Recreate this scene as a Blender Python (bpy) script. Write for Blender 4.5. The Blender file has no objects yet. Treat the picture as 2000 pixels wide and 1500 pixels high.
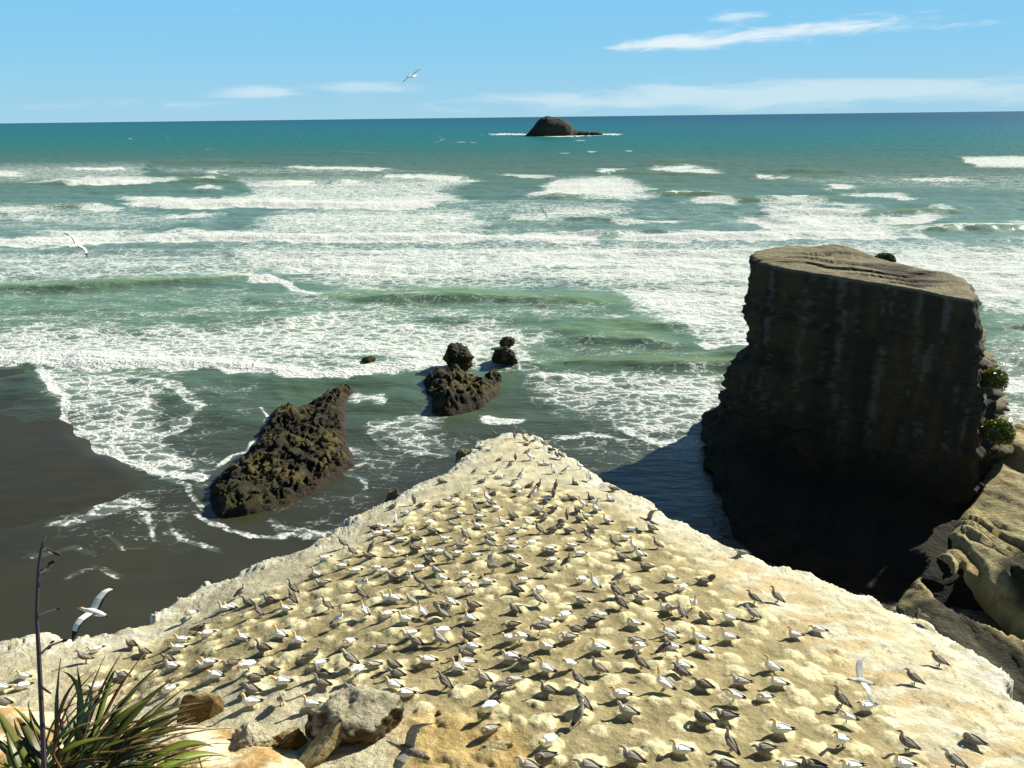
import bpy, bmesh, math, random
import numpy as np
from mathutils import Vector, Matrix
from mathutils.bvhtree import BVHTree
random.seed(7)
rng = np.random.default_rng(7)
R = math.radians
sc = bpy.context.scene
COL = sc.collection

# ------------------------------------------------------------ camera
F = 1500.0                       # focal length, in pixels of a 2000 wide picture
PITCH = math.atan(521 / F) + 0.0004
ROLL = math.atan(24 / 2000)
CAM = np.array([0.0, 0.0, 50.0])
fw = np.array([0, math.cos(PITCH), -math.sin(PITCH)])
_r = np.array([1.0, 0, 0])
_u = np.array([0, math.sin(PITCH), math.cos(PITCH)])
rt = _r * math.cos(ROLL) - _u * math.sin(ROLL)
up = _u * math.cos(ROLL) + _r * math.sin(ROLL)
cam = bpy.data.cameras.new('camera')
cam.sensor_fit = 'HORIZONTAL'
cam.sensor_width = 36
cam.lens = 36 * F / 2000
cam.clip_start = 0.1
cam.clip_end = 200000
camo = bpy.data.objects.new('camera', cam)
M = Matrix.Identity(4)
for i in range(3):
    M[i][0], M[i][1], M[i][2], M[i][3] = rt[i], up[i], -fw[i], CAM[i]
camo.matrix_world = M
COL.objects.link(camo)
sc.camera = camo

# ------------------------------------------------------------ sun, sky, exposure
SUN_AZ, SUN_EL = 52.0, 29.0      # degrees right of straight ahead, degrees up
sun = bpy.data.lights.new('sun', 'SUN')
sun.energy = 5.0
sun.angle = R(0.53)
sun.color = (1.0, 0.955, 0.83)
suno = bpy.data.objects.new('sun', sun)
sd = Vector((math.sin(R(SUN_AZ)) * math.cos(R(SUN_EL)), math.cos(R(SUN_AZ)) * math.cos(R(SUN_EL)), math.sin(R(SUN_EL))))
suno.rotation_euler = sd.to_track_quat('Z', 'Y').to_euler()
suno.location = (60, 40, 90)
COL.objects.link(suno)
sc.view_settings.view_transform = 'Standard'
sc.view_settings.look = 'None'
sc.view_settings.exposure = 0.88
sc.view_settings.gamma = 1.0
sc.cycles.max_bounces = 6
sc.cycles.sample_clamp_indirect = 4.0


def ray(x, y):
    """unit directions through photo pixels (2000 x 1500)"""
    x = np.asarray(x, float); y = np.asarray(y, float)
    d = fw + ((x - 1000) / F)[..., None] * rt + ((750 - y) / F)[..., None] * up
    return d / np.linalg.norm(d, axis=-1, keepdims=True)


def at(x, y, dist):
    return CAM + ray(x, y) * np.asarray(dist, float)[..., None]


def at_z(x, y, z=0.0):
    d = ray(x, y)
    return CAM + d * ((z - CAM[2]) / d[..., 2])[..., None]


def at_y(x, y, Y):
    d = ray(x, y)
    return CAM + d * (np.asarray(Y, float) / d[..., 1])[..., None]


# ---- node helpers
class NT:
    def __init__(s, tree):
        s.t = tree; s.n = tree.nodes; s.l = tree.links; s.n.clear()

    def add(s, typ, ins=None, **props):
        nd = s.n.new(typ)
        for k, v in props.items():
            setattr(nd, k, v)
        for k, v in (ins or {}).items():
            s.put(nd.inputs[k], v)
        return nd

    def put(s, sock, v):
        if isinstance(v, bpy.types.NodeSocket):
            s.l.new(v, sock)
        else:
            sock.default_value = v

    def math(s, op, a, b=0.0, c=0.0, clamp=False):
        nd = s.n.new('ShaderNodeMath'); nd.operation = op; nd.use_clamp = clamp
        for i, v in enumerate((a, b, c)):
            s.put(nd.inputs[i], v)
        return nd.outputs[0]

    def smooth(s, v, lo, hi, a=0.0, b=1.0):
        nd = s.n.new('ShaderNodeMapRange'); nd.interpolation_type = 'SMOOTHSTEP'
        for k, q in (('Value', v), ('From Min', lo), ('From Max', hi), ('To Min', a), ('To Max', b)):
            s.put(nd.inputs[k], q)
        return nd.outputs[0]

    def mix(s, f, a, b, blend='MIX'):
        nd = s.n.new('ShaderNodeMix'); nd.data_type = 'RGBA'; nd.blend_type = blend
        s.put(nd.inputs[0], f); s.put(nd.inputs[6], a); s.put(nd.inputs[7], b)
        return nd.outputs[2]

    def noise(s, vec, scale, detail=4.0, rough=0.55, dist=0.0):
        nd = s.add('ShaderNodeTexNoise', {'Vector': vec, 'Scale': scale, 'Detail': detail, 'Roughness': rough, 'Distortion': dist})
        return nd.outputs[0], nd.outputs[1]

    def mapping(s, vec, scale=(1, 1, 1), loc=(0, 0, 0), rot=(0, 0, 0)):
        return s.add('ShaderNodeMapping', {'Vector': vec, 'Scale': scale, 'Location': loc, 'Rotation': rot}).outputs[0]


def c4(c):
    return (c[0], c[1], c[2], 1.0)


# ---- world: clear blue sky with a cirrus streak and a low bank of cloud
w = bpy.data.worlds.new('World'); sc.world = w; w.use_nodes = True
T = NT(w.node_tree)
sky = T.add('ShaderNodeTexSky', sky_type='NISHITA')
sky.sun_disc = False
sky.sun_elevation = R(SUN_EL); sky.sun_rotation = R(SUN_AZ)
sky.altitude = 0.0; sky.air_density = 1.0; sky.dust_density = 0.15; sky.ozone_density = 2.6
tc = T.add('ShaderNodeTexCoord')
sep = T.add('ShaderNodeSeparateXYZ', {0: tc.outputs['Generated']})
az = T.math('ARCTAN2', sep.outputs[0], sep.outputs[1])
el = T.math('ARCSINE', sep.outputs[2])


def azel(x, y):
    d = ray(x, y)
    return math.atan2(d[0], d[1]), math.asin(d[2])


skyvec = T.add('ShaderNodeCombineXYZ', {0: az, 1: el, 2: 0.0}).outputs[0]
n1, _ = T.noise(T.mapping(skyvec, (16, 95, 1)), 1.0, 8, 0.64, 0.8)
n2, _ = T.noise(T.mapping(skyvec, (9, 60, 1), (3, 1, 0)), 1.0, 7, 0.6, 0.5)


def blob(x, y, sx, sy, slope=0.0, amp=1.0):
    a0, e0 = azel(x, y)
    da = T.math('SUBTRACT', az, a0)
    de = T.math('SUBTRACT', T.math('SUBTRACT', el, e0), T.math('MULTIPLY', da, slope))
    q = T.math('ADD', T.math('POWER', T.math('ABSOLUTE', T.math('DIVIDE', da, sx / F)), 2.0),
               T.math('POWER', T.math('ABSOLUTE', T.math('DIVIDE', de, sy / F)), 2.0))
    return T.math('MULTIPLY', T.math('EXPONENT', T.math('MULTIPLY', q, -1.0)), amp)


def total(lst):
    v = lst[0]
    for q in lst[1:]:
        v = T.math('ADD', v, q)
    return v


cir = total([blob(1370, 80, 130, 17, 0.05), blob(1630, 54, 150, 14, 0.03), blob(1440, 32, 55, 8), blob(1880, 49, 60, 5, 0, .55), blob(1250, 88, 80, 7, 0.05, .7)])
cir = T.smooth(T.math('ADD', T.math('MULTIPLY', cir, 1.15), T.math('MULTIPLY', T.math('SUBTRACT', n1, 0.5), 2.6)), 0.3, 1.6)
low = total([blob(180, 205, 320, 10, 0, .62), blob(510, 176, 60, 11, 0, 1.0), blob(700, 172, 130, 10, 0, .75), blob(480, 186, 110, 8, 0, .6), blob(850, 160, 130, 5, 0, .5), blob(1780, 178, 520, 26, 0.01, 1.15), blob(1250, 190, 360, 22, 0.02, .8)])
lowm = T.smooth(T.math('ADD', low, T.math('MULTIPLY', T.math('SUBTRACT', n2, 0.5), 2.6)), 0.3, 1.4)
hz = T.math('MULTIPLY', T.math('EXPONENT', T.math('MULTIPLY', T.math('ABSOLUTE', el), -34.0)), 0.55)
band = T.add('ShaderNodeValToRGB', {0: T.math('DIVIDE', el, R(12.0))})
er = band.color_ramp; er.elements[0].position = 0.0; er.elements[0].color = (2.75, 4.75, 5.9, 1); er.elements[1].position = 1.0; er.elements[1].color = (1.2, 3.95, 6.7, 1)
e_ = er.elements.new(0.35); e_.color = (1.95, 4.45, 6.3, 1)
high = T.mix(1.0, sky.outputs[0], (0.36, 0.39, 0.42, 1), 'MULTIPLY')
tint = T.mix(T.smooth(el, R(9), R(22)), band.outputs[0], high)
cl = T.mix(T.math('MULTIPLY', lowm, 0.62), tint, (5.2, 6.3, 6.7, 1))
cl = T.mix(T.math('MULTIPLY', cir, 0.72), cl, (7.2, 7.4, 7.3, 1))
bg = T.add('ShaderNodeBackground', {'Color': cl, 'Strength': 0.075})
T.l.new(bg.outputs[0], T.add('ShaderNodeOutputWorld').inputs[0])


# ------------------------------------------------------------ helpers
def _h(ix, iy, iz):
    v = np.sin(ix * 127.1 + iy * 311.7 + iz * 74.7) * 43758.5453
    return v - np.floor(v)


def vn(x, y, z=0.0):
    x, y, z = np.broadcast_arrays(np.asarray(x, float), np.asarray(y, float), np.asarray(z, float))
    ix, iy, iz = np.floor(x), np.floor(y), np.floor(z)
    fx, fy, fz = x - ix, y - iy, z - iz
    fx = fx * fx * (3 - 2 * fx); fy = fy * fy * (3 - 2 * fy); fz = fz * fz * (3 - 2 * fz)
    o = 0
    for a in (0, 1):
        for b in (0, 1):
            for c in (0, 1):
                o = o + _h(ix + a, iy + b, iz + c) * (fx if a else 1 - fx) * (fy if b else 1 - fy) * (fz if c else 1 - fz)
    return o


def fbm(x, y, z=0.0, o=4, g=0.5):
    s = 0; a = 1; t = 0; k = 1.0
    for i in range(o):
        s = s + a * vn(np.asarray(x) * k + 13.7 * i, np.asarray(y) * k + 7.3 * i, np.asarray(z) * k + 3.1 * i)
        t += a; a *= g; k *= 2.03
    return s / t


def ss(v, lo, hi):
    t = np.clip((v - lo) / (hi - lo), 0, 1)
    return t * t * (3 - 2 * t)


def poly_sd(px, py, poly):
    """signed distance, positive inside"""
    P = np.asarray(poly, float)
    d = np.full(px.shape, 1e18); ins = np.zeros(px.shape, bool)
    for i in range(len(P)):
        x1, y1 = P[i]; x2, y2 = P[(i + 1) % len(P)]
        ex, ey = x2 - x1, y2 - y1
        t = np.clip(((px - x1) * ex + (py - y1) * ey) / max(ex * ex + ey * ey, 1e-12), 0, 1)
        d = np.minimum(d, (px - x1 - t * ex) ** 2 + (py - y1 - t * ey) ** 2)
        if y1 != y2:
            c = ((y1 <= py) & (y2 > py)) | ((y2 <= py) & (y1 > py))
            ins ^= c & (px < x1 + (py - y1) * ex / ey)
    d = np.sqrt(d)
    return np.where(ins, d, -d)


def line_d(px, py, pts):
    """distance to a polyline, and how far along it (0..1); the y part of the nearest offset keeps its sign"""
    P = np.asarray(pts, float)
    best = np.full(px.shape, 1e18); tt = np.zeros(px.shape); oy = np.zeros(px.shape)
    n = len(P) - 1
    for i in range(n):
        x1, y1 = P[i][:2]; x2, y2 = P[i + 1][:2]
        ex, ey = x2 - x1, y2 - y1
        t = np.clip(((px - x1) * ex + (py - y1) * ey) / max(ex * ex + ey * ey, 1e-12), 0, 1)
        dy = py - y1 - t * ey
        q = (px - x1 - t * ex) ** 2 + dy ** 2
        m = q < best
        best = np.where(m, q, best); tt = np.where(m, (i + t) / n, tt); oy = np.where(m, dy, oy)
    return np.sqrt(best), tt, oy


def np_mesh(name, verts, faces, mat=None, smooth=True, attrs=None):
    me = bpy.data.meshes.new(name)
    verts = np.asarray(verts, np.float32); faces = np.asarray(faces, np.int32)
    nf, k = faces.shape
    me.vertices.add(len(verts)); me.vertices.foreach_set('co', verts.ravel())
    me.loops.add(nf * k); me.loops.foreach_set('vertex_index', faces.ravel())
    me.polygons.add(nf)
    me.polygons.foreach_set('loop_start', np.arange(0, nf * k, k, dtype=np.int32))
    me.polygons.foreach_set('loop_total', np.full(nf, k, np.int32))
    me.polygons.foreach_set('use_smooth', np.full(nf, smooth))
    me.update(calc_edges=True)
    for an, (typ, arr) in (attrs or {}).items():
        a = me.attributes.new(an, typ, 'POINT')
        arr = np.asarray(arr, np.float32)
        a.data.foreach_set('color' if typ == 'FLOAT_COLOR' else 'value', arr.ravel())
    if mat: me.materials.append(mat)
    me.validate()
    return me


def rgba(c):
    return np.concatenate([c, np.ones(c.shape[:-1] + (1,))], -1)


def grid_faces(nr, nc):
    i = np.arange(nr * nc).reshape(nr, nc)
    return np.stack([i[:-1, :-1], i[:-1, 1:], i[1:, 1:], i[1:, :-1]], -1).reshape(-1, 4)


def keep(verts, faces, attrs, mask):
    """drop faces with no wanted vertex and then unused vertices"""
    f = faces[mask[faces].any(1)]
    used = np.unique(f); mp = np.full(len(verts), -1); mp[used] = np.arange(len(used))
    return verts[used], mp[f], {k: (t, np.asarray(a)[used]) for k, (t, a) in attrs.items()}


def obj(name, me, parent=None, **props):
    o = bpy.data.objects.new(name, me); COL.objects.link(o)
    if parent: o.parent = parent
    for k, v in props.items(): o[k] = v
    return o


def empty(name, loc, **props):
    o = bpy.data.objects.new(name, None); o.location = loc; o.empty_display_size = 0.2
    COL.objects.link(o)
    for k, v in props.items(): o[k] = v
    return o


def new_mat(name):
    m = bpy.data.materials.new(name); m.use_nodes = True
    t = NT(m.node_tree)
    return m, t


def finish(t, bsdf, disp=None):
    o = t.add('ShaderNodeOutputMaterial')
    t.l.new(bsdf, o.inputs[0])


def pos(t):
    return t.add('ShaderNodeNewGeometry').outputs['Position']


def attr(t, name):
    return t.add('ShaderNodeAttribute', attribute_name=name)


# ------------------------------------------------------------ materials
def rock_material(name, rough=0.9, grain=6.0, amp=0.35, bump=0.5, strata=None, fine=30.0, specks=False):
    """vertex colour 'tone' broken up by mottling and grain"""
    m, t = new_mat(name)
    p = pos(t)
    col = attr(t, 'tone').outputs['Color']
    a, _ = t.noise(p, grain, 6, 0.65)
    b, _ = t.noise(p, fine, 3, 0.6)
    v = t.math('ADD', t.math('MULTIPLY', t.math('SUBTRACT', a, 0.5), 2.4 * amp), t.math('MULTIPLY', t.math('SUBTRACT', b, 0.5), 1.4 * amp))
    if strata:
        s, _ = t.noise(t.mapping(p, strata), 1.0, 5, 0.65)
        v = t.math('ADD', v, t.math('MULTIPLY', t.math('SUBTRACT', s, 0.5), 1.8 * amp))
    k = t.math('MAXIMUM', t.math('ADD', v, 1.0), 0.15)
    colr = t.add('ShaderNodeVectorMath', {0: col, 1: t.add('ShaderNodeCombineXYZ', {0: k, 1: k, 2: k}).outputs[0]}, operation='MULTIPLY').outputs[0]
    if specks:                                     # droppings, feathers and grit
        v1 = t.add('ShaderNodeTexVoronoi', {'Vector': t.mapping(p, (1, 1, .4)), 'Scale': 5.5, 'Randomness': 1.0})
        w1 = t.math('MULTIPLY', t.smooth(v1.outputs['Distance'], .10, .22, 1.0, 0.0), t.smooth(t.add('ShaderNodeSeparateColor', {0: v1.outputs['Color']}).outputs[0], .55, .60))
        colr = t.mix(t.math('MULTIPLY', w1, t.smooth(b, .35, .6, .2, .8)), colr, (.74, .72, .62, 1))
        v2 = t.add('ShaderNodeTexVoronoi', {'Vector': p, 'Scale': 13.0})
        w2 = t.math('MULTIPLY', t.smooth(v2.outputs['Distance'], .12, .26, 1.0, 0.0), t.smooth(t.add('ShaderNodeSeparateColor', {0: v2.outputs['Color']}).outputs[1], .62, .66))
        colr = t.mix(t.math('MULTIPLY', w2, .7), colr, (.09, .07, .035, 1))
    h = t.math('ADD', t.math('MULTIPLY', a, 0.7), t.math('MULTIPLY', b, 0.25))
    if strata:
        h = t.math('ADD', h, t.math('MULTIPLY', s, 0.8))
    bp = t.add('ShaderNodeBump', {'Strength': bump, 'Distance': 1.0 / grain, 'Height': h})
    bs = t.add('ShaderNodeBsdfPrincipled', {'Base Color': colr, 'Roughness': rough, 'Normal': bp.outputs[0]})
    bs.inputs['Specular IOR Level'].default_value = 0.25
    finish(t, bs.outputs[0])
    return m


# ------------------------------------------------------------ sea
def fan(yrows, us):
    X = yrows[:, None] * us[None, :]
    Y = np.repeat(yrows[:, None], len(us), 1)
    return X, Y


def px_of(X, Y, Z):
    d0, d1, d2 = X - CAM[0], Y - CAM[1], Z - CAM[2]
    zc = d0 * fw[0] + d1 * fw[1] + d2 * fw[2]
    return 1000 + F * (d0 * rt[0] + d1 * rt[1] + d2 * rt[2]) / zc, 750 - F * (d0 * up[0] + d1 * up[1] + d2 * up[2]) / zc


rows_px = np.concatenate([np.arange(1330, 700, -2.2), np.arange(700, 300, -1.25), np.arange(300, 236, -1.0)])
yr = at_z(np.full(rows_px.shape, 1000.0), rows_px)[:, 1]
yr = np.concatenate([yr, [14000, 20000, 32000, 60000, 110000]])
uc = np.arange(-0.78, 0.86, 0.0024)
us = np.concatenate([np.linspace(-2.6, -0.8, 24), uc, np.linspace(0.87, 2.6, 24)])
X, Y = fan(yr, us)
PX, PY = px_of(X, Y, 0 * X)
wob = (fbm(X * 0.05, Y * 0.05, o=3) - 0.5)
wob2 = (fbm(X * 0.22 + 9, Y * 0.22, o=3) - 0.5)
s_far = np.clip(90 / np.maximum(Y, 60), 0.05, 1.0)
fx = PX + wob * 130 * s_far ** 0.5 + wob2 * 30
fy = PY + wob2 * 34 * s_far + wob * 26 * s_far
foam = np.zeros_like(X)


def region(poly, dens, soft=14):
    global foam
    d = poly_sd(fx, fy, poly)
    foam = np.maximum(foam, dens * ss(d, -soft * 1.8, soft * 1.8))


def hole(poly, dens, soft=14):
    global foam
    d = poly_sd(fx, fy, poly)
    foam = np.where(d > -soft, foam + (dens - foam) * ss(d, -soft, soft), foam)


def stroke(pts, wdt, dens, tail=0.0, ends=0.12):
    """white water along a front: crisp on the shore side, feathered behind"""
    global foam
    d, t, oy = line_d(fx, fy, pts)
    ww = np.where(oy > 0, wdt, wdt + tail)
    e = np.minimum(ss(t, -0.01, ends), 1 - ss(t, 1 - ends, 1.01)) if ends else 1.0
    foam = np.maximum(foam, dens * (1 - ss(d / ww, 0.35, 1.0)) * (0.25 + 0.75 * e))


# wide sheets of spent foam, then fronts
region([(430, 485), (900, 478), (1480, 478), (2100, 470), (2100, 600), (1500, 560), (1180, 545), (700, 560), (520, 530)], .80, 16)
region([(950, 480), (1480, 478), (1480, 560), (1250, 560), (1000, 540)], .98, 18)
region([(-200, 490), (470, 485), (560, 540), (300, 548), (-200, 560)], .50, 12)
region([(560, 408), (900, 404), (960, 440), (1150, 462), (450, 460)], .70, 12)
region([(-200, 395), (200, 400), (420, 430), (300, 445), (-200, 450)], .42, 12)
region([(460, 345), (900, 340), (930, 355), (830, 395), (500, 392)], .45, 8)
region([(480, 362), (700, 355), (880, 345), (860, 390), (500, 396)], .60, 6)
region([(600, 384), (860, 378), (930, 392), (840, 400), (600, 400)], .85, 5)
region([(1030, 382), (1090, 350), (1200, 345), (1280, 370), (1200, 388)], .92, 6)
region([(1000, 390), (1250, 392), (1230, 430), (1010, 450)], .46, 10)
region([(1480, 392), (1600, 388), (1700, 425), (1780, 455), (1500, 458)], .86, 10)
region([(-100, 322), (280, 318), (300, 350), (-100, 362)], .40, 8)
region([(60, 357), (180, 342), (295, 342), (290, 356)], .74, 4)
region([(1880, 308), (2100, 304), (2100, 328), (1900, 324)], .95, 3)
region([(1500, 345), (2100, 335), (2100, 378), (1600, 365)], .30, 8)
region([(300, 326), (700, 324), (860, 336), (700, 343), (320, 338)], .36, 6)
region([(-200, 585), (480, 570), (600, 600), (480, 640), (-200, 660)], .36, 16)
region([(-200, 640), (400, 640), (650, 600), (900, 610), (1080, 650), (960, 712), (680, 725), (420, 712), (-200, 708)], .66, 18)
region([(560, 560), (1180, 598), (1230, 618), (880, 625), (650, 612), (540, 590)], .42, 10)
region([(1200, 560), (1485, 545), (1485, 650), (1340, 640), (1240, 600)], .90, 16)
region([(1340, 645), (1490, 640), (1490, 672), (1370, 672)], .92, 8)
region([(1000, 740), (1120, 728), (1300, 728), (1450, 725), (1430, 800), (1380, 850), (1280, 860), (1100, 800)], .50, 20)
region([(1230, 738), (1440, 728), (1400, 800), (1280, 790)], .74, 22)
region([(1890, 470), (2200, 470), (2200, 620), (1900, 600)], .84, 12)
region([(1920, 600), (2200, 600), (2200, 720), (1930, 720)], .34, 16)
region([(1955, 742), (2200, 738), (2200, 772), (1965, 768)], .96, 6)
region([(1970, 790), (2200, 790), (2200, 960), (1990, 880)], .60, 14)
region([(70, 716), (330, 716), (420, 790), (400, 880), (420, 940), (300, 920), (190, 885), (130, 820)], .56, 18)
region([(740, 815), (860, 800), (900, 850), (820, 890), (745, 850)], .40, 18)
region([(690, 765), (735, 772), (735, 790), (690, 790)], .85, 6)
region([(985, 680), (1050, 690), (1040, 715), (985, 715)], .80, 8)
hole([(290, 730), (540, 740), (500, 800), (430, 880), (380, 930), (330, 850)], .16, 20)
hole([(1060, 655), (1330, 640), (1380, 680), (1440, 705), (1000, 715)], .20, 16)
hole([(620, 575), (800, 582), (1190, 590), (1180, 606), (780, 602), (640, 592)], .26, 7)
hole([(-200, 562), (300, 552), (470, 550), (560, 578), (300, 620), (-200, 615)], .20, 12)
hole([(900, 395), (1020, 390), (1010, 445), (960, 440)], .34, 10)
hole([(1230, 400), (1480, 395), (1490, 448), (1240, 450)], .20, 10)
stroke([(-200, 480), (0, 478), (200, 471), (400, 465), (600, 472), (750, 470), (1000, 468), (1160, 470)], 10, 1.1, 12, 0)
stroke([(1190, 466), (1400, 464), (1600, 462), (1760, 456)], 9, 1.1, 10)
stroke([(238, 396), (380, 403), (500, 399), (640, 402), (780, 402), (850, 397)], 7, 1.15, 12, .06)
stroke([(474, 362), (540, 362), (620, 358)], 5, 1.1, 5)
stroke([(120, 358), (200, 358), (292, 354)], 4, 1.1, 6)
stroke([(130, 331), (200, 331), (250, 329)], 3, 1.0, 3)
stroke([(740, 346), (820, 346), (900, 349)], 4, .95, 4)
stroke([(560, 327), (680, 330), (760, 332)], 3, .8, 3)
stroke([(1300, 379), (1350, 378), (1400, 381)], 2, .85, 2)
stroke([(1760, 450), (1880, 446), (2100, 442)], 3, .75, 3)
stroke([(1200, 438), (1330, 436)], 4, .7, 4)
stroke([(472, 544), (520, 545), (560, 556), (600, 574)], 6, 1.1, 5, .05)
stroke([(-200, 700), (0, 707), (150, 716), (300, 715), (420, 720), (520, 730), (590, 742), (690, 738)], 10, 1.15, 26, 0)
stroke([(560, 722), (620, 735), (740, 722), (850, 700), (980, 690)], 12, .8, 24)
stroke([(62, 716), (108, 770), (140, 830), (190, 880), (245, 897), (310, 920), (410, 938)], 5, 1.0, 12, 0)
stroke([(240, 745), (330, 760), (390, 800), (330, 850), (260, 880)], 10, .55, 10)
stroke([(1350, 664), (1420, 672), (1490, 672)], 6, 1.1, 5)
stroke([(990, 735), (1100, 745), (1230, 742)], 8, .7, 8)
stroke([(965, 824), (1000, 826), (1035, 826)], 7, 1.1, 6)
stroke([(1090, 855), (1160, 846), (1200, 855), (1250, 870)], 3, .7, 5)
stroke([(1220, 835), (1300, 870), (1370, 868)], 6, .85, 8)
stroke([(1340, 868), (1395, 860)], 6, 1.1, 8)
stroke([(415, 920), (500, 850), (520, 800)], 5, .7, 5)
stroke([(408, 1010), (440, 1030), (520, 1050), (620, 1050)], 4, .55, 5)
stroke([(530, 1030), (600, 1045), (680, 1010)], 6, .45, 8)
stroke([(690, 870), (740, 900), (700, 960)], 5, .38, 8)
stroke([(735, 835), (790, 815), (850, 810)], 4, .6, 5)
stroke([(740, 840), (790, 880), (860, 890), (920, 880)], 6, .45, 8)
stroke([(60, 1030), (120, 1012), (180, 1000), (260, 985), (330, 990)], 7, .50, 10)
stroke([(250, 985), (300, 1010), (330, 1060)], 6, .46, 8)
stroke([(20, 1090), (120, 1075), (190, 1085)], 5, .34, 8)
stroke([(300, 925), (380, 950), (420, 1000)], 5, .45, 8)
stroke([(120, 1130), (200, 1110), (260, 1130)], 5, .30, 8)
stroke([(350, 1010), (380, 1060), (450, 1085)], 5, .34, 8)
stroke([(-60, 985), (40, 975), (130, 960), (230, 945)], 5, .40, 8)
region([(60, 960), (300, 940), (420, 980), (400, 1060), (200, 1090), (80, 1040)], .20, 30)
region([(440, 1010), (700, 960), (760, 990), (620, 1060)], .22, 30)
region([(700, 860), (900, 830), (960, 860), (800, 960), (690, 960)], .22, 30)
region([(1030, 850), (1340, 850), (1360, 900), (1120, 900)], .30, 24)
stroke([(190, 1040), (250, 1075), (330, 1080)], 5, .34, 5)
stroke([(960, 263), (1026, 262)], 1.2, 1.2, 0.8, .02)
stroke([(1026, 265), (1100, 267), (1178, 263), (1215, 262)], 1.0, 1.0, 0.6, .1)
rs_ = random.Random(11)
for _k in range(46):                                   # broken bits of surf between the main lines
    _y = rs_.uniform(322, 470); _x = rs_.uniform(-150, 2100); _l = rs_.uniform(40, 190) * (.5 + (_y - 300) / 170)
    stroke([(_x, _y), (_x + _l * .5, _y + rs_.uniform(-4, 4)), (_x + _l, _y + rs_.uniform(-6, 6))], rs_.uniform(1.5, 3.2) * (.6 + (_y - 300) / 170), rs_.uniform(.5, .95), rs_.uniform(3, 12), .3)
for _k in range(40):                                   # darker lanes opened in the spent foam
    _y = rs_.uniform(400, 700); _x = rs_.uniform(-150, 2100); _l = rs_.uniform(80, 260)
    _d, _t, _o = line_d(fx, fy, [(_x, _y), (_x + _l * .5, _y + rs_.uniform(-7, 7)), (_x + _l, _y + rs_.uniform(-12, 12))])
    foam = foam * (1 - rs_.uniform(.25, .5) * (1 - ss(_d, 0, rs_.uniform(6, 13))))
# far whitecaps
wc = vn(X * 0.012, Y * 0.006, 5.0) * vn(X * 0.05, Y * 0.02, 9.0)
foam = np.maximum(foam, ss(wc, .70, .85) * ((PY > 262) & (PY < 345)) * 0.6)

# ridges: swell lines with a steep shore face
Z = np.zeros_like(X)
crest = [([(-300, 572), (-100, 570), (150, 562), (330, 554), (500, 544), (560, 540)], 1.6, 10), ([(540, 562), (640, 576), (760, 583), (900, 580), (1050, 589), (1220, 588), (1420, 580)], 2.0, 12),
         ([(1250, 381), (1340, 380), (1450, 383)], 3.0, 20), ([(630, 357), (690, 358)], 2.6, 18), ([(300, 356), (400, 353), (480, 355)], 2.4, 18),
         ([(1740, 455), (1860, 449), (2100, 444)], 3.0, 17), ([(900, 716), (1050, 712), (1200, 714), (1330, 716), (1470, 708), (1600, 700)], 1.4, 8), ([(960, 640), (1150, 640), (1300, 634), (1420, 628)], 1.0, 8), ([(1900, 640), (2200, 636)], 1.2, 9), ([(880, 438), (1100, 432), (1300, 436)], 1.6, 12), ([(1220, 385), (1500, 392), (1700, 388)], 1.6, 16), ([(1400, 415), (1700, 418), (2000, 410)], 1.4, 14),
         ([(1080, 655), (1200, 660), (1330, 662)], 1.3, 9), ([(-100, 480), (200, 471), (400, 465), (600, 470), (1000, 467), (1160, 469)], 1.2, 12),
         ([(1180, 466), (1400, 464), (1740, 457)], 1.2, 12), ([(238, 396), (380, 402), (500, 398), (640, 401), (850, 396)], 1.6, 16),
         ([(-100, 702), (150, 713), (400, 716), (560, 732), (690, 736)], .45, 6), ([(60, 360), (290, 354)], 2.5, 18), ([(470, 361), (620, 357)], 2.5, 16),
         ([(1030, 386), (1230, 386)], 2.6, 16), ([(150, 318), (400, 314), (560, 318)], 2.2, 22), ([(560, 299), (650, 298), (780, 302)], 2.0, 24),
         ([(1480, 334), (1600, 338), (1680, 336)], 2.4, 20), ([(1130, 335), (1300, 340), (1420, 342)], 2.0, 20), ([(1220, 316), (1480, 314)], 1.8, 24),
         ([(1150, 462), (1230, 456)], 2.0, 10), ([(700, 437), (900, 428)], 1.2, 10), ([(0, 402), (160, 404), (230, 400)], 2.0, 16)]
for pts, hgt, wid in crest:
    W_ = at_z(np.array([p[0] for p in pts], float), np.array([p[1] for p in pts], float))
    d, t, oy = line_d(X, Y, W_[:, :2])
    d = d + 0
    side = np.where(oy < 0, wid * 0.33, wid)         # oy<0: nearer to us, the steep face
    e = ss(t, -0.001, .35) * (1 - ss(t, .65, 1.001)) * (.55 + .7 * fbm(X * .03, Y * .03, 2.))
    Z = np.maximum(Z, hgt * np.exp(-((d + (fbm(X * .05, Y * .05, 6.) - .5) * wid * .9).clip(0) / side) ** 2) * (0.02 + 0.98 * e) * (0.8 + 0.5 * vn(X * .06, Y * .06)))
ridge = np.clip(Z / 1.6, 0, 1)
calm = ss(PY, 760, 900)
sw = (fbm(X * .011 + wob * 2, Y * .055, 1., o=3) - .5) * 3.0 + (fbm(X * .030, Y * .085, o=3) - .5) * 1.2 + (fbm(X * .14, Y * .22, 3., o=3) - .5) * .75
Z = Z + sw * (1 - 0.78 * calm) * np.clip(1 - Y / 9000, 0, 1) + (wob2 * .5) * np.clip(foam, 0, 1) * (1 - calm)

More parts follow.
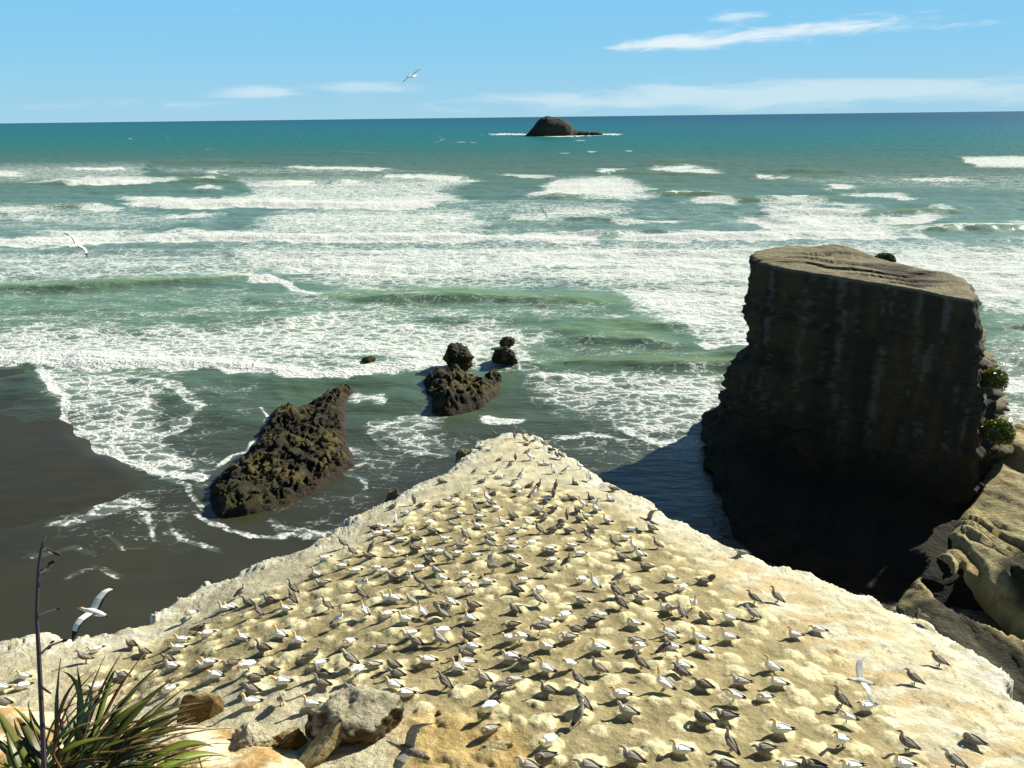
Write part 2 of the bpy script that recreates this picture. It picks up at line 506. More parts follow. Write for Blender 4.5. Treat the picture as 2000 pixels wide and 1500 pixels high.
# body colour of the water by depth and sand stirred up
stops = [(229, (.003, .075, .150)), (246, (.005, .112, .158)), (272, (.010, .130, .128)), (295, (.030, .128, .105)), (318, (.072, .138, .098)), (345, (.090, .155, .105)), (390, (.105, .200, .165)),
         (470, (.150, .250, .220)), (545, (.140, .235, .185)), (600, (.120, .210, .135)), (690, (.100, .165, .098)), (760, (.072, .112, .066)), (860, (.052, .064, .033)), (1000, (.043, .041, .018)), (1300, (.044, .037, .014))]
sy = np.array([s[0] for s in stops], float); scs = np.array([s[1] for s in stops])
qy = PY + wob * 30 * s_far + wob2 * 10
wcol = np.stack([np.interp(qy, sy, scs[:, k]) for k in range(3)], -1)
mud = ss(poly_sd(fx, fy, [(-300, 700), (60, 716), (150, 850), (300, 930), (470, 960), (700, 930), (900, 890), (1000, 860), (1100, 1100), (-300, 1400)]), -60, 60)
mudc = np.array([.040, .0385, .015]) * (.55 + .9 * fbm(X * .09, Y * .05, 7., o=4))[..., None]
wcol = wcol * (1 - .75 * mud[..., None]) + mudc * .75 * mud[..., None]
grn = ss(poly_sd(fx, fy, [(560, 738), (700, 735), (800, 760), (1000, 720), (1450, 705), (1440, 730), (1000, 735), (830, 790), (600, 800)]), -40, 40)
wcol = wcol * (1 - .5 * grn[..., None]) + np.array([.075, .125, .060]) * .5 * grn[..., None]
olive = np.stack([np.interp(qy, [300, 420, 600, 800], q_) for q_ in ((.12, .16, .17, .09), (.155, .245, .265, .13), (.060, .115, .105, .06))], -1)
wcol = wcol + (olive - wcol) * (ss(ridge, .12, .7) * (.25 + .7 * fbm(X * .07, Y * .12, 4., o=3)))[..., None]     # backlit green glow of thin wave faces, painted into the water colour

m, t = new_mat('sea_water')
p = pos(t)
fm = attr(t, 'foam').outputs['Fac']
wc_ = attr(t, 'water_tone').outputs['Color']
_, wv = t.noise(p, 0.35, 3, 0.6)
pw = t.add('ShaderNodeVectorMath', {0: p, 1: t.add('ShaderNodeVectorMath', {0: wv, 3: 2.4}, operation='SCALE').outputs[0]}, operation='ADD').outputs[0]


def lace(scale, wd, st):
    v = t.add('ShaderNodeTexVoronoi', {'Vector': t.mapping(pw, (st, 1, 0.2)), 'Scale': scale}, feature='DISTANCE_TO_EDGE')
    return t.smooth(v.outputs[0], 0.0, wd, 1.0, 0.0)


la = t.math('ADD', t.math('MULTIPLY', lace(0.42, 0.30, .62), .62), t.math('MULTIPLY', lace(1.15, 0.34, .7), .38))
na, _ = t.noise(t.mapping(p, (.55, 1, .3)), 0.16, 5, 0.62)
nb, _ = t.noise(t.mapping(p, (.7, 1, .3)), 2.2, 4, 0.65)
val = t.math('ADD', t.math('MULTIPLY', fm, 1.02), t.math('MULTIPLY', la, .80))
val = t.math('ADD', val, t.math('MULTIPLY', t.math('SUBTRACT', na, .5), 1.0))
val = t.math('ADD', val, t.math('MULTIPLY', t.math('SUBTRACT', nb, .5), .75))
fmask = t.math('MULTIPLY', t.smooth(val, 0.84, 1.34), t.smooth(fm, 0.02, 0.22))
haze = t.math('MULTIPLY', t.smooth(t.math('ADD', fm, t.math('MULTIPLY', t.math('SUBTRACT', na, .5), .8)), .10, 1.0), .46)   # milky, aerated water under the foam
milky = t.mix(haze, wc_, (.50, .62, .56, 1))
r1, _ = t.noise(t.mapping(p, (.45, 1, .4)), 0.9, 5, 0.62)
r2, _ = t.noise(t.mapping(p, (.3, 1, .4)), 0.11, 4, 0.6)
hh = t.math('ADD', t.math('MULTIPLY', r1, .35), t.math('MULTIPLY', r2, 1.6))
bp = t.add('ShaderNodeBump', {'Strength': t.math('SUBTRACT', .55, t.math('MULTIPLY', attr(t, 'film').outputs['Fac'], .47)), 'Distance': 1.0, 'Height': hh})
fr_ = t.add('ShaderNodeFresnel', {'IOR': 1.33, 'Normal': bp.outputs[0]}).outputs[0]
fr_ = t.math('MINIMUM', t.math('MULTIPLY', fr_, .30), .18)          # a wind-roughened surface never mirrors fully at a glancing view
wat = t.add('ShaderNodeMixShader', {0: fr_, 1: t.add('ShaderNodeBsdfDiffuse', {'Color': milky, 'Normal': bp.outputs[0]}).outputs[0], 2: t.add('ShaderNodeBsdfGlossy', {'Roughness': .22, 'Normal': bp.outputs[0]}).outputs[0]})
bp2 = t.add('ShaderNodeBump', {'Strength': 0.8, 'Distance': 0.35, 'Height': t.math('ADD', la, nb)})
fo = t.add('ShaderNodeBsdfDiffuse', {'Color': (.66, .685, .64, 1), 'Normal': bp2.outputs[0]})
mx = t.add('ShaderNodeMixShader', {0: fmask, 1: wat.outputs[0], 2: fo.outputs[0]})
finish(t, mx.outputs[0])
V = np.stack([X, Y, Z], -1).reshape(-1, 3)
film = np.clip(mud * ss(PY, 880, 1000), 0, 1)
obj('sea', np_mesh('sea', V, grid_faces(*X.shape)[:, ::-1], m, True, {'foam': ('FLOAT', np.clip(foam, 0, 1.2).ravel()), 'film': ('FLOAT', film.ravel()), 'water_tone': ('FLOAT_COLOR', rgba(wcol).reshape(-1, 4))}), kind='structure')

# black-sand beach, left
rows = np.arange(1420, 690, -5.0)
yb = at_z(np.full(rows.shape, 1000.0), rows)[:, 1]
ub = np.arange(-1.6, -0.22, 0.006)
X, Y = fan(yb, ub)
swash = at_z(np.array([-700, -250, 0, 60, 105, 137, 187, 242, 290, 300, 250, 170, 60, -100, -700.]), np.array([690, 700, 708, 717, 772, 832, 884, 902, 926, 950, 985, 1010, 1040, 1090, 1240.]))
d = poly_sd(X, Y, swash[:, :2]) + (vn(X * .2, Y * .2) - .5) * 2
Z = np.clip(d, -6, 40) * 0.022 - .02 + (1.25 * ss(d, -8, 3) - 1.25)
P6 = px_of(X, Y, 0 * X)[1]
Z = Z + 0.30 * ss(d, -2.0, 2.0) * (1 - ss(P6, 900, 960)) + .12 * ss(d, -4, 6) * ss(P6, 900, 960)
tone = np.full(X.shape + (3,), .017) * np.array([1.0, .98, .86]) * (0.75 + .6 * fbm(X * .08, Y * .03, o=3))[..., None]
m, t = new_mat('wet_black_sand')
p = pos(t)
n_, _ = t.noise(t.mapping(p, (.25, .8, 1)), .5, 5, .6)
c_ = t.mix(t.math('MULTIPLY', n_, .8), (.022, .0215, .011, 1), (.052, .049, .030, 1))
bp = t.add('ShaderNodeBump', {'Strength': .25, 'Distance': .3, 'Height': n_})
b_ = t.add('ShaderNodeBsdfPrincipled', {'Base Color': c_, 'Roughness': t.math('ADD', t.math('MULTIPLY', n_, .35), .30), 'Normal': bp.outputs[0]})
b_.inputs['Specular IOR Level'].default_value = 0.22
finish(t, b_.outputs[0])
V, Fc, _a = keep(np.stack([X, Y, Z], -1).reshape(-1, 3), grid_faces(*X.shape)[:, ::-1], {}, (d > -5).ravel())
obj('beach', np_mesh('beach', V, Fc, m), kind='structure')

# ------------------------------------------------------------ the colony ledge
ledge_px = [(-420, 1330), (-200, 1290), (0, 1255), (28, 1247), (84, 1227), (100, 1231), (112, 1243), (136, 1243), (152, 1234), (168, 1229), (182, 1235), (205, 1231), (228, 1226), (287, 1210), (297, 1196), (329, 1171), (371, 1147), (402, 1132),
            (420, 1133), (462, 1115), (504, 1094), (535, 1089), (595, 1066), (630, 1045), (665, 1017), (690, 1002), (720, 985), (770, 968), (797, 948), (802, 943), (850, 925), (886, 905), (898, 888), (925, 872), (932, 856), (962, 850),
            (985, 840), (1000, 838), (1030, 843), (1060, 855), (1082, 870), (1100, 884), (1130, 899), (1160, 917), (1180, 940), (1193, 946), (1230, 963), (1270, 975), (1292, 990), (1315, 1004), (1350, 1025), (1385, 1040), (1420, 1058), (1470, 1080),
            (1500, 1095), (1525, 1096), (1560, 1105), (1590, 1114), (1610, 1125), (1660, 1144), (1700, 1155), (1740, 1175), (1790, 1198), (1840, 1217), (1855, 1232), (1890, 1252), (1920, 1270), (1950, 1292), (1972, 1315), (1974, 1345), (1990, 1362), (2010, 1374),
            (2150, 1420), (2350, 1530), (2350, 1800), (-420, 1800)]


def H0(x, y):
    return 50 - 12.2 - 0.22 * y - 0.009 * np.clip(x - 1.5, -16, 16) ** 2


def hit(px, py, H, n=40):
    """where the rays through photo pixels meet z = H(x, y)"""
    d = ray(px, py)
    s = np.full(d.shape[:-1], 20.0)
    for _ in range(n):
        q = CAM + d * s[..., None]
        err = q[..., 2] - H(q[..., 0], q[..., 1])
        s = s + np.clip(err / (-d[..., 2] - 0.22 * d[..., 1] + 1e-6), -6, 6) * 0.8
    return CAM + d * s[..., None]


lp = np.array(ledge_px, float)
ledge_w = hit(lp[:, 0], lp[:, 1], H0)[:, :2]

# where every bird of the colony stands: tile corner in the photo, then x,y inside the tile (units of 0.15 px), plumage+pose, heading
# plumage W white adult, J dark juvenile, G grey downy; pose S sitting, N sitting with neck up, T standing, P preening, D head down, K sky-pointing, F wings out
BIRDS = """
860 820:700 205 JT 160;975 135 JT 175;1070 188 JT 150;965 240 JT 95;1180 205 JS 20;1100 285 JT 140;1210 288 JS 30;1125 335 JS 25;1390 265 JS 170;1345 345 JT 150;1440 405 JP 170;1510 490 JT 120;1572 500 JT 140;510 382 JS 30;640 402 WS 30;770 532 JS 40;980 525 JT 95;910 622 JP 40;1130 435 JS 40;1165 518 WT 150;1310 592 WS 200;1385 592 WS 170;1465 692 WT 100;1630 694 WT 30;1820 642 WT 175;445 708 GT 30;540 818 GS 20;700 692 WS 10;780 764 WS 20;1050 755 WT 50;880 864 WS 10;955 842 JP 60;1160 874 JS 30;1270 910 JT 50;1020 922 WS 350;630 938 GT 200;1020 992 WT 265;1210 995 WT 40;1470 1005 JT 80;1500 905 JT 70;1390 1034 WS 190;1750 845 JN 120;1945 775 WT 95;15 825 JP 160;210 1003 JS 40;460 992 WD 230;115 1058 WS 15;240 1105 WS 40;610 1062 WT 140;665 1102 GS 150;470 1195 JT 140;725 1172 WS 200;235 1244 WP 170;500 1284 WS 170;1620 1054 GS 190;1710 1045 JS 150;1350 1134 JP 350;1470 1174 JS 340;1270 1204 GS 150;1650 1294 JT 95;1780 1194 JP 120;1850 1135 WT 140;1960 1040 JN 130;940 1274 GN 150;680 992 JP 10
1080 860:790 652 JS 160;740 784 WS 130;540 824 WS 5;560 914 WN 130;440 1004 WS 170;340 1044 JS 140;710 1064 WN 140;1010 1174 WS 190;1285 1165 GS 150;930 1294 WS 180;500 1164 JS 150;200 1194 GS 160;100 1124 JP 30;440 1286 JT 140
660 920:990 424 JT 105;720 474 JS 40;1090 462 JS 20;1310 515 JD 190;890 564 WS 10;740 665 WT 95;580 745 WS 170;625 815 WS 170;515 835 WS 200;465 755 JS 190;805 745 GS 5;940 804 WP 200;1190 694 WS 215;1230 804 JS 160;1500 744 GP 170;1820 735 WN 160;690 885 GS 190;810 914 WS 170;1390 904 WS 180;1660 894 JT 140;1010 914 JP 180;1120 985 WT 270;1000 1034 JN 170;1600 994 GN 180;70 994 JT 150;190 1094 JT 160;440 1044 JT 60;410 1134 JS 160;710 1094 WT 170;1205 1062 WS 190;1320 1080 WS 200;1180 1184 JP 150;1430 1174 GT 160;1550 1094 WS 200;1790 1124 WS 190;840 1204 GS 30;1050 1284 WS 190;50 1262 WS 200;220 1324 WS 200;500 1284 WS 190;585 1324 WS 200;1290 1324 GP 160
860 960:820 424 WN 160;1130 454 WP 150;980 514 WS 190;660 574 WS 190;1280 545 JT 140;630 645 JP 150;1470 514 JS 20;1340 364 GP 10;640 734 GP 150;920 664 WS 190;930 754 WS 165;1180 694 WS 215;1420 764 WS 190;1420 814 JS 185;1720 724 WS 185;1820 834 WS 185;690 1044 JF 185;960 885 WS 165;1040 994 JN 180;1450 924 WS 190;1640 965 JT 30;1370 1074 JP 150;310 1094 WS 190;320 1214 WS 215;610 1194 WN 165;1070 1174 WS 195;1830 1174 WS 200;1280 1304 WS 210;410 1304 WP 200;990 1304 JN 150;20 1184 WP 170
1100 1000:660 465 JT 150;1000 570 WN 140;920 500 WT 130;1220 474 JT 155;760 605 GP 150;1080 745 JS 170;1390 884 WN 165;410 985 WT 135;720 914 GT 25;930 1024 GS 170;690 1104 JT 145;1300 1104 JS 170;1550 1004 WS 215;1820 924 JS 170;1000 1144 GS 160;240 1184 GS 150;740 1255 JT 140;1690 1245 WK 275;1340 1274 WN 170;1400 1314 GP 190
500 1040:900 354 WS 200;790 564 WN 160;870 684 GS 185;490 795 JT 150;170 894 JS 160;490 914 JT 140;390 1014 WN 160;40 1084 JT 150;940 1004 JT 160;1400 704 WP 340;1380 864 JT 160;1430 1084 WK 135;1800 884 WN 160;1715 874 WS 170;1790 604 JS 170;1950 604 GP 20;1700 1094 WS 200;1080 1194 WT 20;1950 1154 WN 160
740 1060:520 555 JT 160;660 685 JT 160;430 824 GT 160;570 964 WK 140;930 834 WP 160;790 874 JP 180;1230 844 JS 160;840 994 GT 160;1190 1014 WN 160;410 1214 WS 200;830 1224 WD 205;1180 1244 JN 165;490 1316 JS 145;800 1330 GT 160;1730 1104 JS 185;1770 890 JP 140;1820 1294 WP 195;1700 1270 WS 190
960 1100:620 535 GT 150;940 714 WS 210;720 784 WS 165;620 914 JD 190;1100 884 JS 165;1000 994 GS 190;1320 774 JS 175;1420 704 WS 185;1850 814 WP 160;710 1114 WP 155;1400 1124 WN 155;1860 1084 GP 190;250 1244 WS 170;430 1304 JS 175
1200 1080:870 835 GT 120;1170 855 JP 140;1490 874 WS 155;1785 860 GT 150;1810 655 JT 145;1660 22 GS 160;710 1054 WN 165;720 1114 GS 160;1100 1124 WN 160;1480 1124 WN 160;740 1244 WN 160;1140 1294 WN 160;660 1314 JP 20;300 1290 WP 200
1400 1120:770 375 JT 140;1010 824 WN 170;1320 755 WS 160;720 1244 WN 150
0 1180:1720 544 JP 150;1880 644 JS 170;1250 614 WS 200;1110 764 JT 200;1600 954 GS 170;320 964 WS 170;290 1094 WS 200;1260 1104 WS 200;60 1304 JS 170;20 1114 WS 190
260 1150:750 374 WP 215;1190 280 WN 165;1260 265 WS 170;1400 104 GT 40;1500 204 JS 160;870 544 JS 5;950 614 WS 205;630 684 WS 190;590 794 WS 190;460 934 JS 160;510 1024 WS 170;930 1014 WS 195;985 980 WS 185;1270 1004 JS 210;1430 654 WN 155;1930 624 WN 160;1700 804 JN 165;1500 1074 WD 210;1790 1084 JS 170;1570 1184 JS 175;1070 1154 WS 170;470 1335 WS 200;1940 1234 WS 170;1540 1334 JP 170
500 1180:560 494 WN 160;1200 524 WP 210;1620 594 GS 200;730 684 JS 20;1230 794 GT 160;1520 824 GP 190;1790 814 JP 150;820 804 WS 205;850 934 JN 165;860 1064 JN 165;340 1324 JT 290;1320 934 WD 230;1240 1134 JP 160;1790 1084 WS 165;1830 930 JS 165;720 1326 WN 175;1930 1194 WS 180
740 1200:630 624 WS 185;1220 444 WS 170;1130 544 JN 160;1030 714 WN 160;1135 655 WN 175;860 955 JT 150;1370 854 GS 150;1750 934 GP 200;1580 1024 JD 190;1440 1294 WD 215
980 1220:580 604 WN 150;880 604 WT 225;1250 644 JT 165;1000 794 JT 150;600 884 JN 160;1540 934 WS 175;1050 1094 JT 145;1000 1264 GT 60;1640 1164 GS 155;1800 574 JT 150
1200 1200:880 694 WN 155;860 814 JT 155;640 994 WK 150;1150 944 JS 160;1640 904 GS 165;1540 1124 WP 155;1930 1114 WP 190
1200 1300:1150 724 JP 145;1450 694 JS 170;1500 1104 JT 125;870 1134 WN 165;230 1234 GS 150;1440 1330 JS 165;1950 1116 JS 172
1500 1300:130 254 WN 155;930 524 JT 145;1270 564 WS 190;1010 734 WP 160;170 864 WN 165;930 1064 WT 200;1800 1104 JT 160;1750 1314 WN 170;250 1345 WS 180;570 1345 JS 170;1080 1340 WS 175;1880 244 JT 150
1700 1180:870 806 JT 160;690 192 JN 165
1700 1300:1320 1004 JP 140;1070 1330 GT 150
900 1300:370 872 GP 200;1140 1014 WS 210;1080 1232 JP 200;880 1345 GS 170;1650 1340 GS 170
260 1300:1540 504 WN 175
"""
birds = []
for ln in BIRDS.strip().splitlines():
    o_, lst = ln.split(':')
    ox, oy_ = map(float, o_.split())
    for e in lst.split(';'):
        a = e.split()
        birds.append((ox + float(a[0]) * .15, oy_ + float(a[1]) * .15, a[2][0], a[2][1], float(a[3])))
bpx = np.array([b[0] for b in birds]); bpy_ = np.array([b[1] for b in birds])
bw0 = hit(bpx, bpy_, H0)

# nest mounds: one under each sitting bird, more between them
colony_px = [(120, 1330), (330, 1240), (520, 1160), (700, 1070), (800, 1010), (880, 965), (960, 950), (1100, 950), (1190, 985), (1300, 1050), (1400, 1110), (1480, 1165), (1560, 1220), (1660, 1280), (1740, 1370), (1800, 1440), (1840, 1600), (800, 1600), (820, 1420), (640, 1330), (440, 1340), (330, 1370), (120, 1390)]
cp = np.array(colony_px, float); colony_w = hit(cp[:, 0], cp[:, 1], H0)[:, :2]
mounds = []
for b, q in zip(birds, bw0):
    if b[3] in 'SNPD' and b[1] > 985 and all((q[0] - m_[0]) ** 2 + (q[1] - m_[1]) ** 2 > .55 ** 2 for m_ in mounds):
        mounds.append((q[0] + random.uniform(-.05, .12), q[1] + random.uniform(-.05, .1), random.uniform(.9, 1.15)))
gx = np.arange(-30, 30, .86)
cand = [(x + (.43 if j % 2 else 0) + random.uniform(-.2, .2), y + random.uniform(-.18, .18)) for j, y in enumerate(np.arange(11, 55, .78)) for x in gx]
ca = np.array(cand)
ok = poly_sd(ca[:, 0], ca[:, 1], colony_w) > .1
for x, y in ca[ok]:
    if all((x - m_[0]) ** 2 + (y - m_[1]) ** 2 > .74 ** 2 for m_ in mounds):
        mounds.append((x, y, random.uniform(.65, 1.15)))
mounds = np.array(mounds)
# spatial hash so that a height lookup only meets near mounds
cell = 1.0
mh = {}
for i, (x, y, s_) in enumerate(mounds):
    mh.setdefault((int(math.floor(x)), int(math.floor(y))), []).append(i)


def mound_h(x, y):
    """height above the ledge and 0..1 crown mask"""
    out = np.zeros(np.shape(x)); x = np.asarray(x); y = np.asarray(y)
    fxx, fyy = x.ravel(), y.ravel(); o = out.ravel()
    ix = np.floor(fxx).astype(int); iy = np.floor(fyy).astype(int)
    key = (ix + 500) * 10000 + (iy + 500)
    order = np.argsort(key, kind='stable'); ks = key[order]
    cuts = np.flatnonzero(np.diff(ks)) + 1
    for grp in np.split(order, cuts):
        if len(grp) == 0: continue
        a, b = ix[grp[0]], iy[grp[0]]
        near = [i for da in (-1, 0, 1) for db in (-1, 0, 1) for i in mh.get((a + da, b + db), ())]
        if not near: continue
        gx_, gy_ = fxx[grp], fyy[grp]
        wx = (fbm(gx_ * 3.3, gy_ * 3.3, 2., o=3) - .5) * .42; wy = (fbm(gx_ * 3.3, gy_ * 3.3, 7., o=3) - .5) * .42
        v = np.zeros(len(grp))
        for i in near:
            mx_, my_, s_ = mounds[i]
            r2 = ((gx_ + wx - mx_) ** 2 + (gy_ + wy - my_) ** 2) / (0.37 * s_) ** 2
            v = np.maximum(v, s_ * np.exp(-r2 ** 1.5))
        o[grp] = v
    return o.reshape(np.shape(x))


bank_px = np.array([(-500, 1395), (0, 1385), (120, 1400), (250, 1415), (330, 1418), (430, 1425), (520, 1440), (580, 1470), (620, 1560), (600, 1800), (-500, 1800)], float)
bank_w = hit(bank_px[:, 0], bank_px[:, 1], H0)[:, :2]


def H1(x, y, full=False):
    md = mound_h(x, y)
    db = poly_sd(x, y, bank_w)
    bk = ss(db, -.25, 1.2) * (.55 + .9 * (fbm(x * .8, y * .8, 3., o=4) - .4)) + ss(db, -.1, .1) * .1
    r = fbm(x * .45 + 3, y * .45, o=4) - .5
    r2 = fbm(x * 2.6, y * 2.6, 5., o=3) - .5
    z = H0(x, y) + .135 * md + bk + .30 * r + .09 * r2 + .035 * (fbm(x * 7.0, y * 7.0, 6., o=2) - .5)
    return (z, md, db, r, r2) if full else z


ry = np.arange(1640, 822, -2.6)
cx = np.arange(-420, 2360, 3.0)
CX, RY = np.meshgrid(cx, ry)
q = hit(CX.ravel(), RY.ravel(), H0, 30).reshape(CX.shape + (3,))
X, Y = q[..., 0], q[..., 1]
jag = (fbm(X * 1.1, Y * 1.1, 9., o=4) - .5) * .55
d = poly_sd(X, Y, ledge_w)
dj = d + jag * .7 + (np.floor(fbm(X * 1.7, Y * 1.7, 3., o=2) * 7) / 7 - .5) * .5 + .1
z1, md, db, r, r2 = H1(X, Y, True)
# thin flaky beds along the rim
terr = np.floor((z1 + .5 * r + .25 * jag) * 5.5) / 5.5
rim = 1 - ss(d, .4, 2.6)
z1 = z1 * (1 - .8 * rim) + terr * .8 * rim
Zl = np.where(dj > 0, z1 - .25 * np.exp(-np.clip(dj, 0, 9) / .25), z1 - .25 + dj * 7.0)
Zl = np.maximum(Zl, -2)
cream = np.array([.75, .675, .40]); soil = np.array([.34, .282, .142]); pale = np.array([.53, .48, .315]); tan = np.array([.47, .335, .155]); chalk = np.array([.70, .665, .52])
col_in = ss(poly_sd(X, Y, colony_w), -.6, 1.2)
tone = pale[None, None] * (1 - col_in[..., None]) + soil * col_in[..., None]
tone = tone + (cream - tone) * (ss(md, .22, .46) * (.72 + .8 * (fbm(X * 2.7, Y * 2.7, 4., o=3) - .35)).clip(0, 1))[..., None]
Pl = px_of(X, Y, Zl)
fl = ss(poly_sd(X, Y, hit(np.array([1330, 1480, 1640, 1800, 1960, 2200, 2200, 1850, 1700, 1560, 1420.]), np.array([1040, 1100, 1160, 1250, 1380, 1500, 1700, 1560, 1350, 1240, 1150.]), H0)[:, :2]), -1.2, 1.0)
st = fbm(X * .5 + Y * .25, Y * 1.3 - X * .6, 2., o=4)
tone = tone + (tan - tone) * (fl * ss(st, .42, .62) * .6)[..., None]
tone = tone + (chalk - tone) * (fl * ss(st, .30, .42) * (1 - ss(st, .42, .5)) * .5)[..., None]
edge = (1 - ss(d, .4, 2.6)) * ss(fbm(X * 1.6, Y * 1.6, 8., o=3), .32, .62)
tone = tone + (chalk * np.array([.92, .95, 1.02]) - tone) * (edge * .85)[..., None]
crk = abs(fbm(X * .9, Y * .9, 17., o=5) - .5)
tone = tone * (1 - .45 * (1 - ss(crk, .0, .018)) * (1 - col_in * .6))[..., None]
bkm = ss(db, -.3, .3)
bt = fbm(X * 1.2, Y * 1.2, 12., o=4)
btone = np.array([.50, .33, .13]) + (np.array([.78, .68, .44]) - np.array([.50, .33, .13])) * ss(bt, .40, .60)[..., None]
tone = tone + (btone - tone) * bkm[..., None]
nearp = ss(poly_sd(X, Y, hit(np.array([780, 860, 1000, 1060, 1050, 760.]), np.array([1400, 1385, 1420, 1480, 1560, 1560.]), H0)[:, :2]), -.4, .5)
tone = tone + (np.array([.46, .32, .11]) - tone) * (nearp * .8)[..., None]
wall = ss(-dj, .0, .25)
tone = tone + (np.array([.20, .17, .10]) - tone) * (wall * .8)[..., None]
tone = np.clip(tone * (0.95 + .8 * (fbm(X * 1.6, Y * 1.6, 1., o=5)[..., None] - .5)), .02, .9)
V = np.stack([X, Y, Zl], -1).reshape(-1, 3)
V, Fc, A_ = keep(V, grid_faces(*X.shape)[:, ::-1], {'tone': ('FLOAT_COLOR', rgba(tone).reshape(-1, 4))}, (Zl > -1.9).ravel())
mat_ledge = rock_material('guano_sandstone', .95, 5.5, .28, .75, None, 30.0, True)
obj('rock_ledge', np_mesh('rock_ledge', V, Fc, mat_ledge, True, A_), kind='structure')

# bank under the viewpoint where the flax grows (below the frame)
X, Y = np.meshgrid(np.arange(-9, 7, .12), np.arange(-9, 7.2, .12))
Zb = 45.35 + .5 * (fbm(X * .7, Y * .7, o=4) - .5) - .12 * np.clip(Y + 2, -6, 20) + .25 * (fbm(X * 3, Y * 3, 2., o=3) - .5)
Zb = Zb - 2.6 * np.clip(Y - 3.6 - .4 * (vn(X * .9, Y * .4) - .5), 0, 20) ** 1.15
tb = np.array([.40, .30, .14]) * (.6 + .8 * fbm(X * 2, Y * 2, 3., o=4))[..., None]
mat_bank = rock_material('bank_earth', .95, 4.0, .35, .8)
obj('bank', np_mesh('bank', np.stack([X, Y, Zb], -1).reshape(-1, 3), grid_faces(*X.shape), mat_bank, True, {'tone': ('FLOAT_COLOR', rgba(tb).reshape(-1, 4))}), kind='structure')


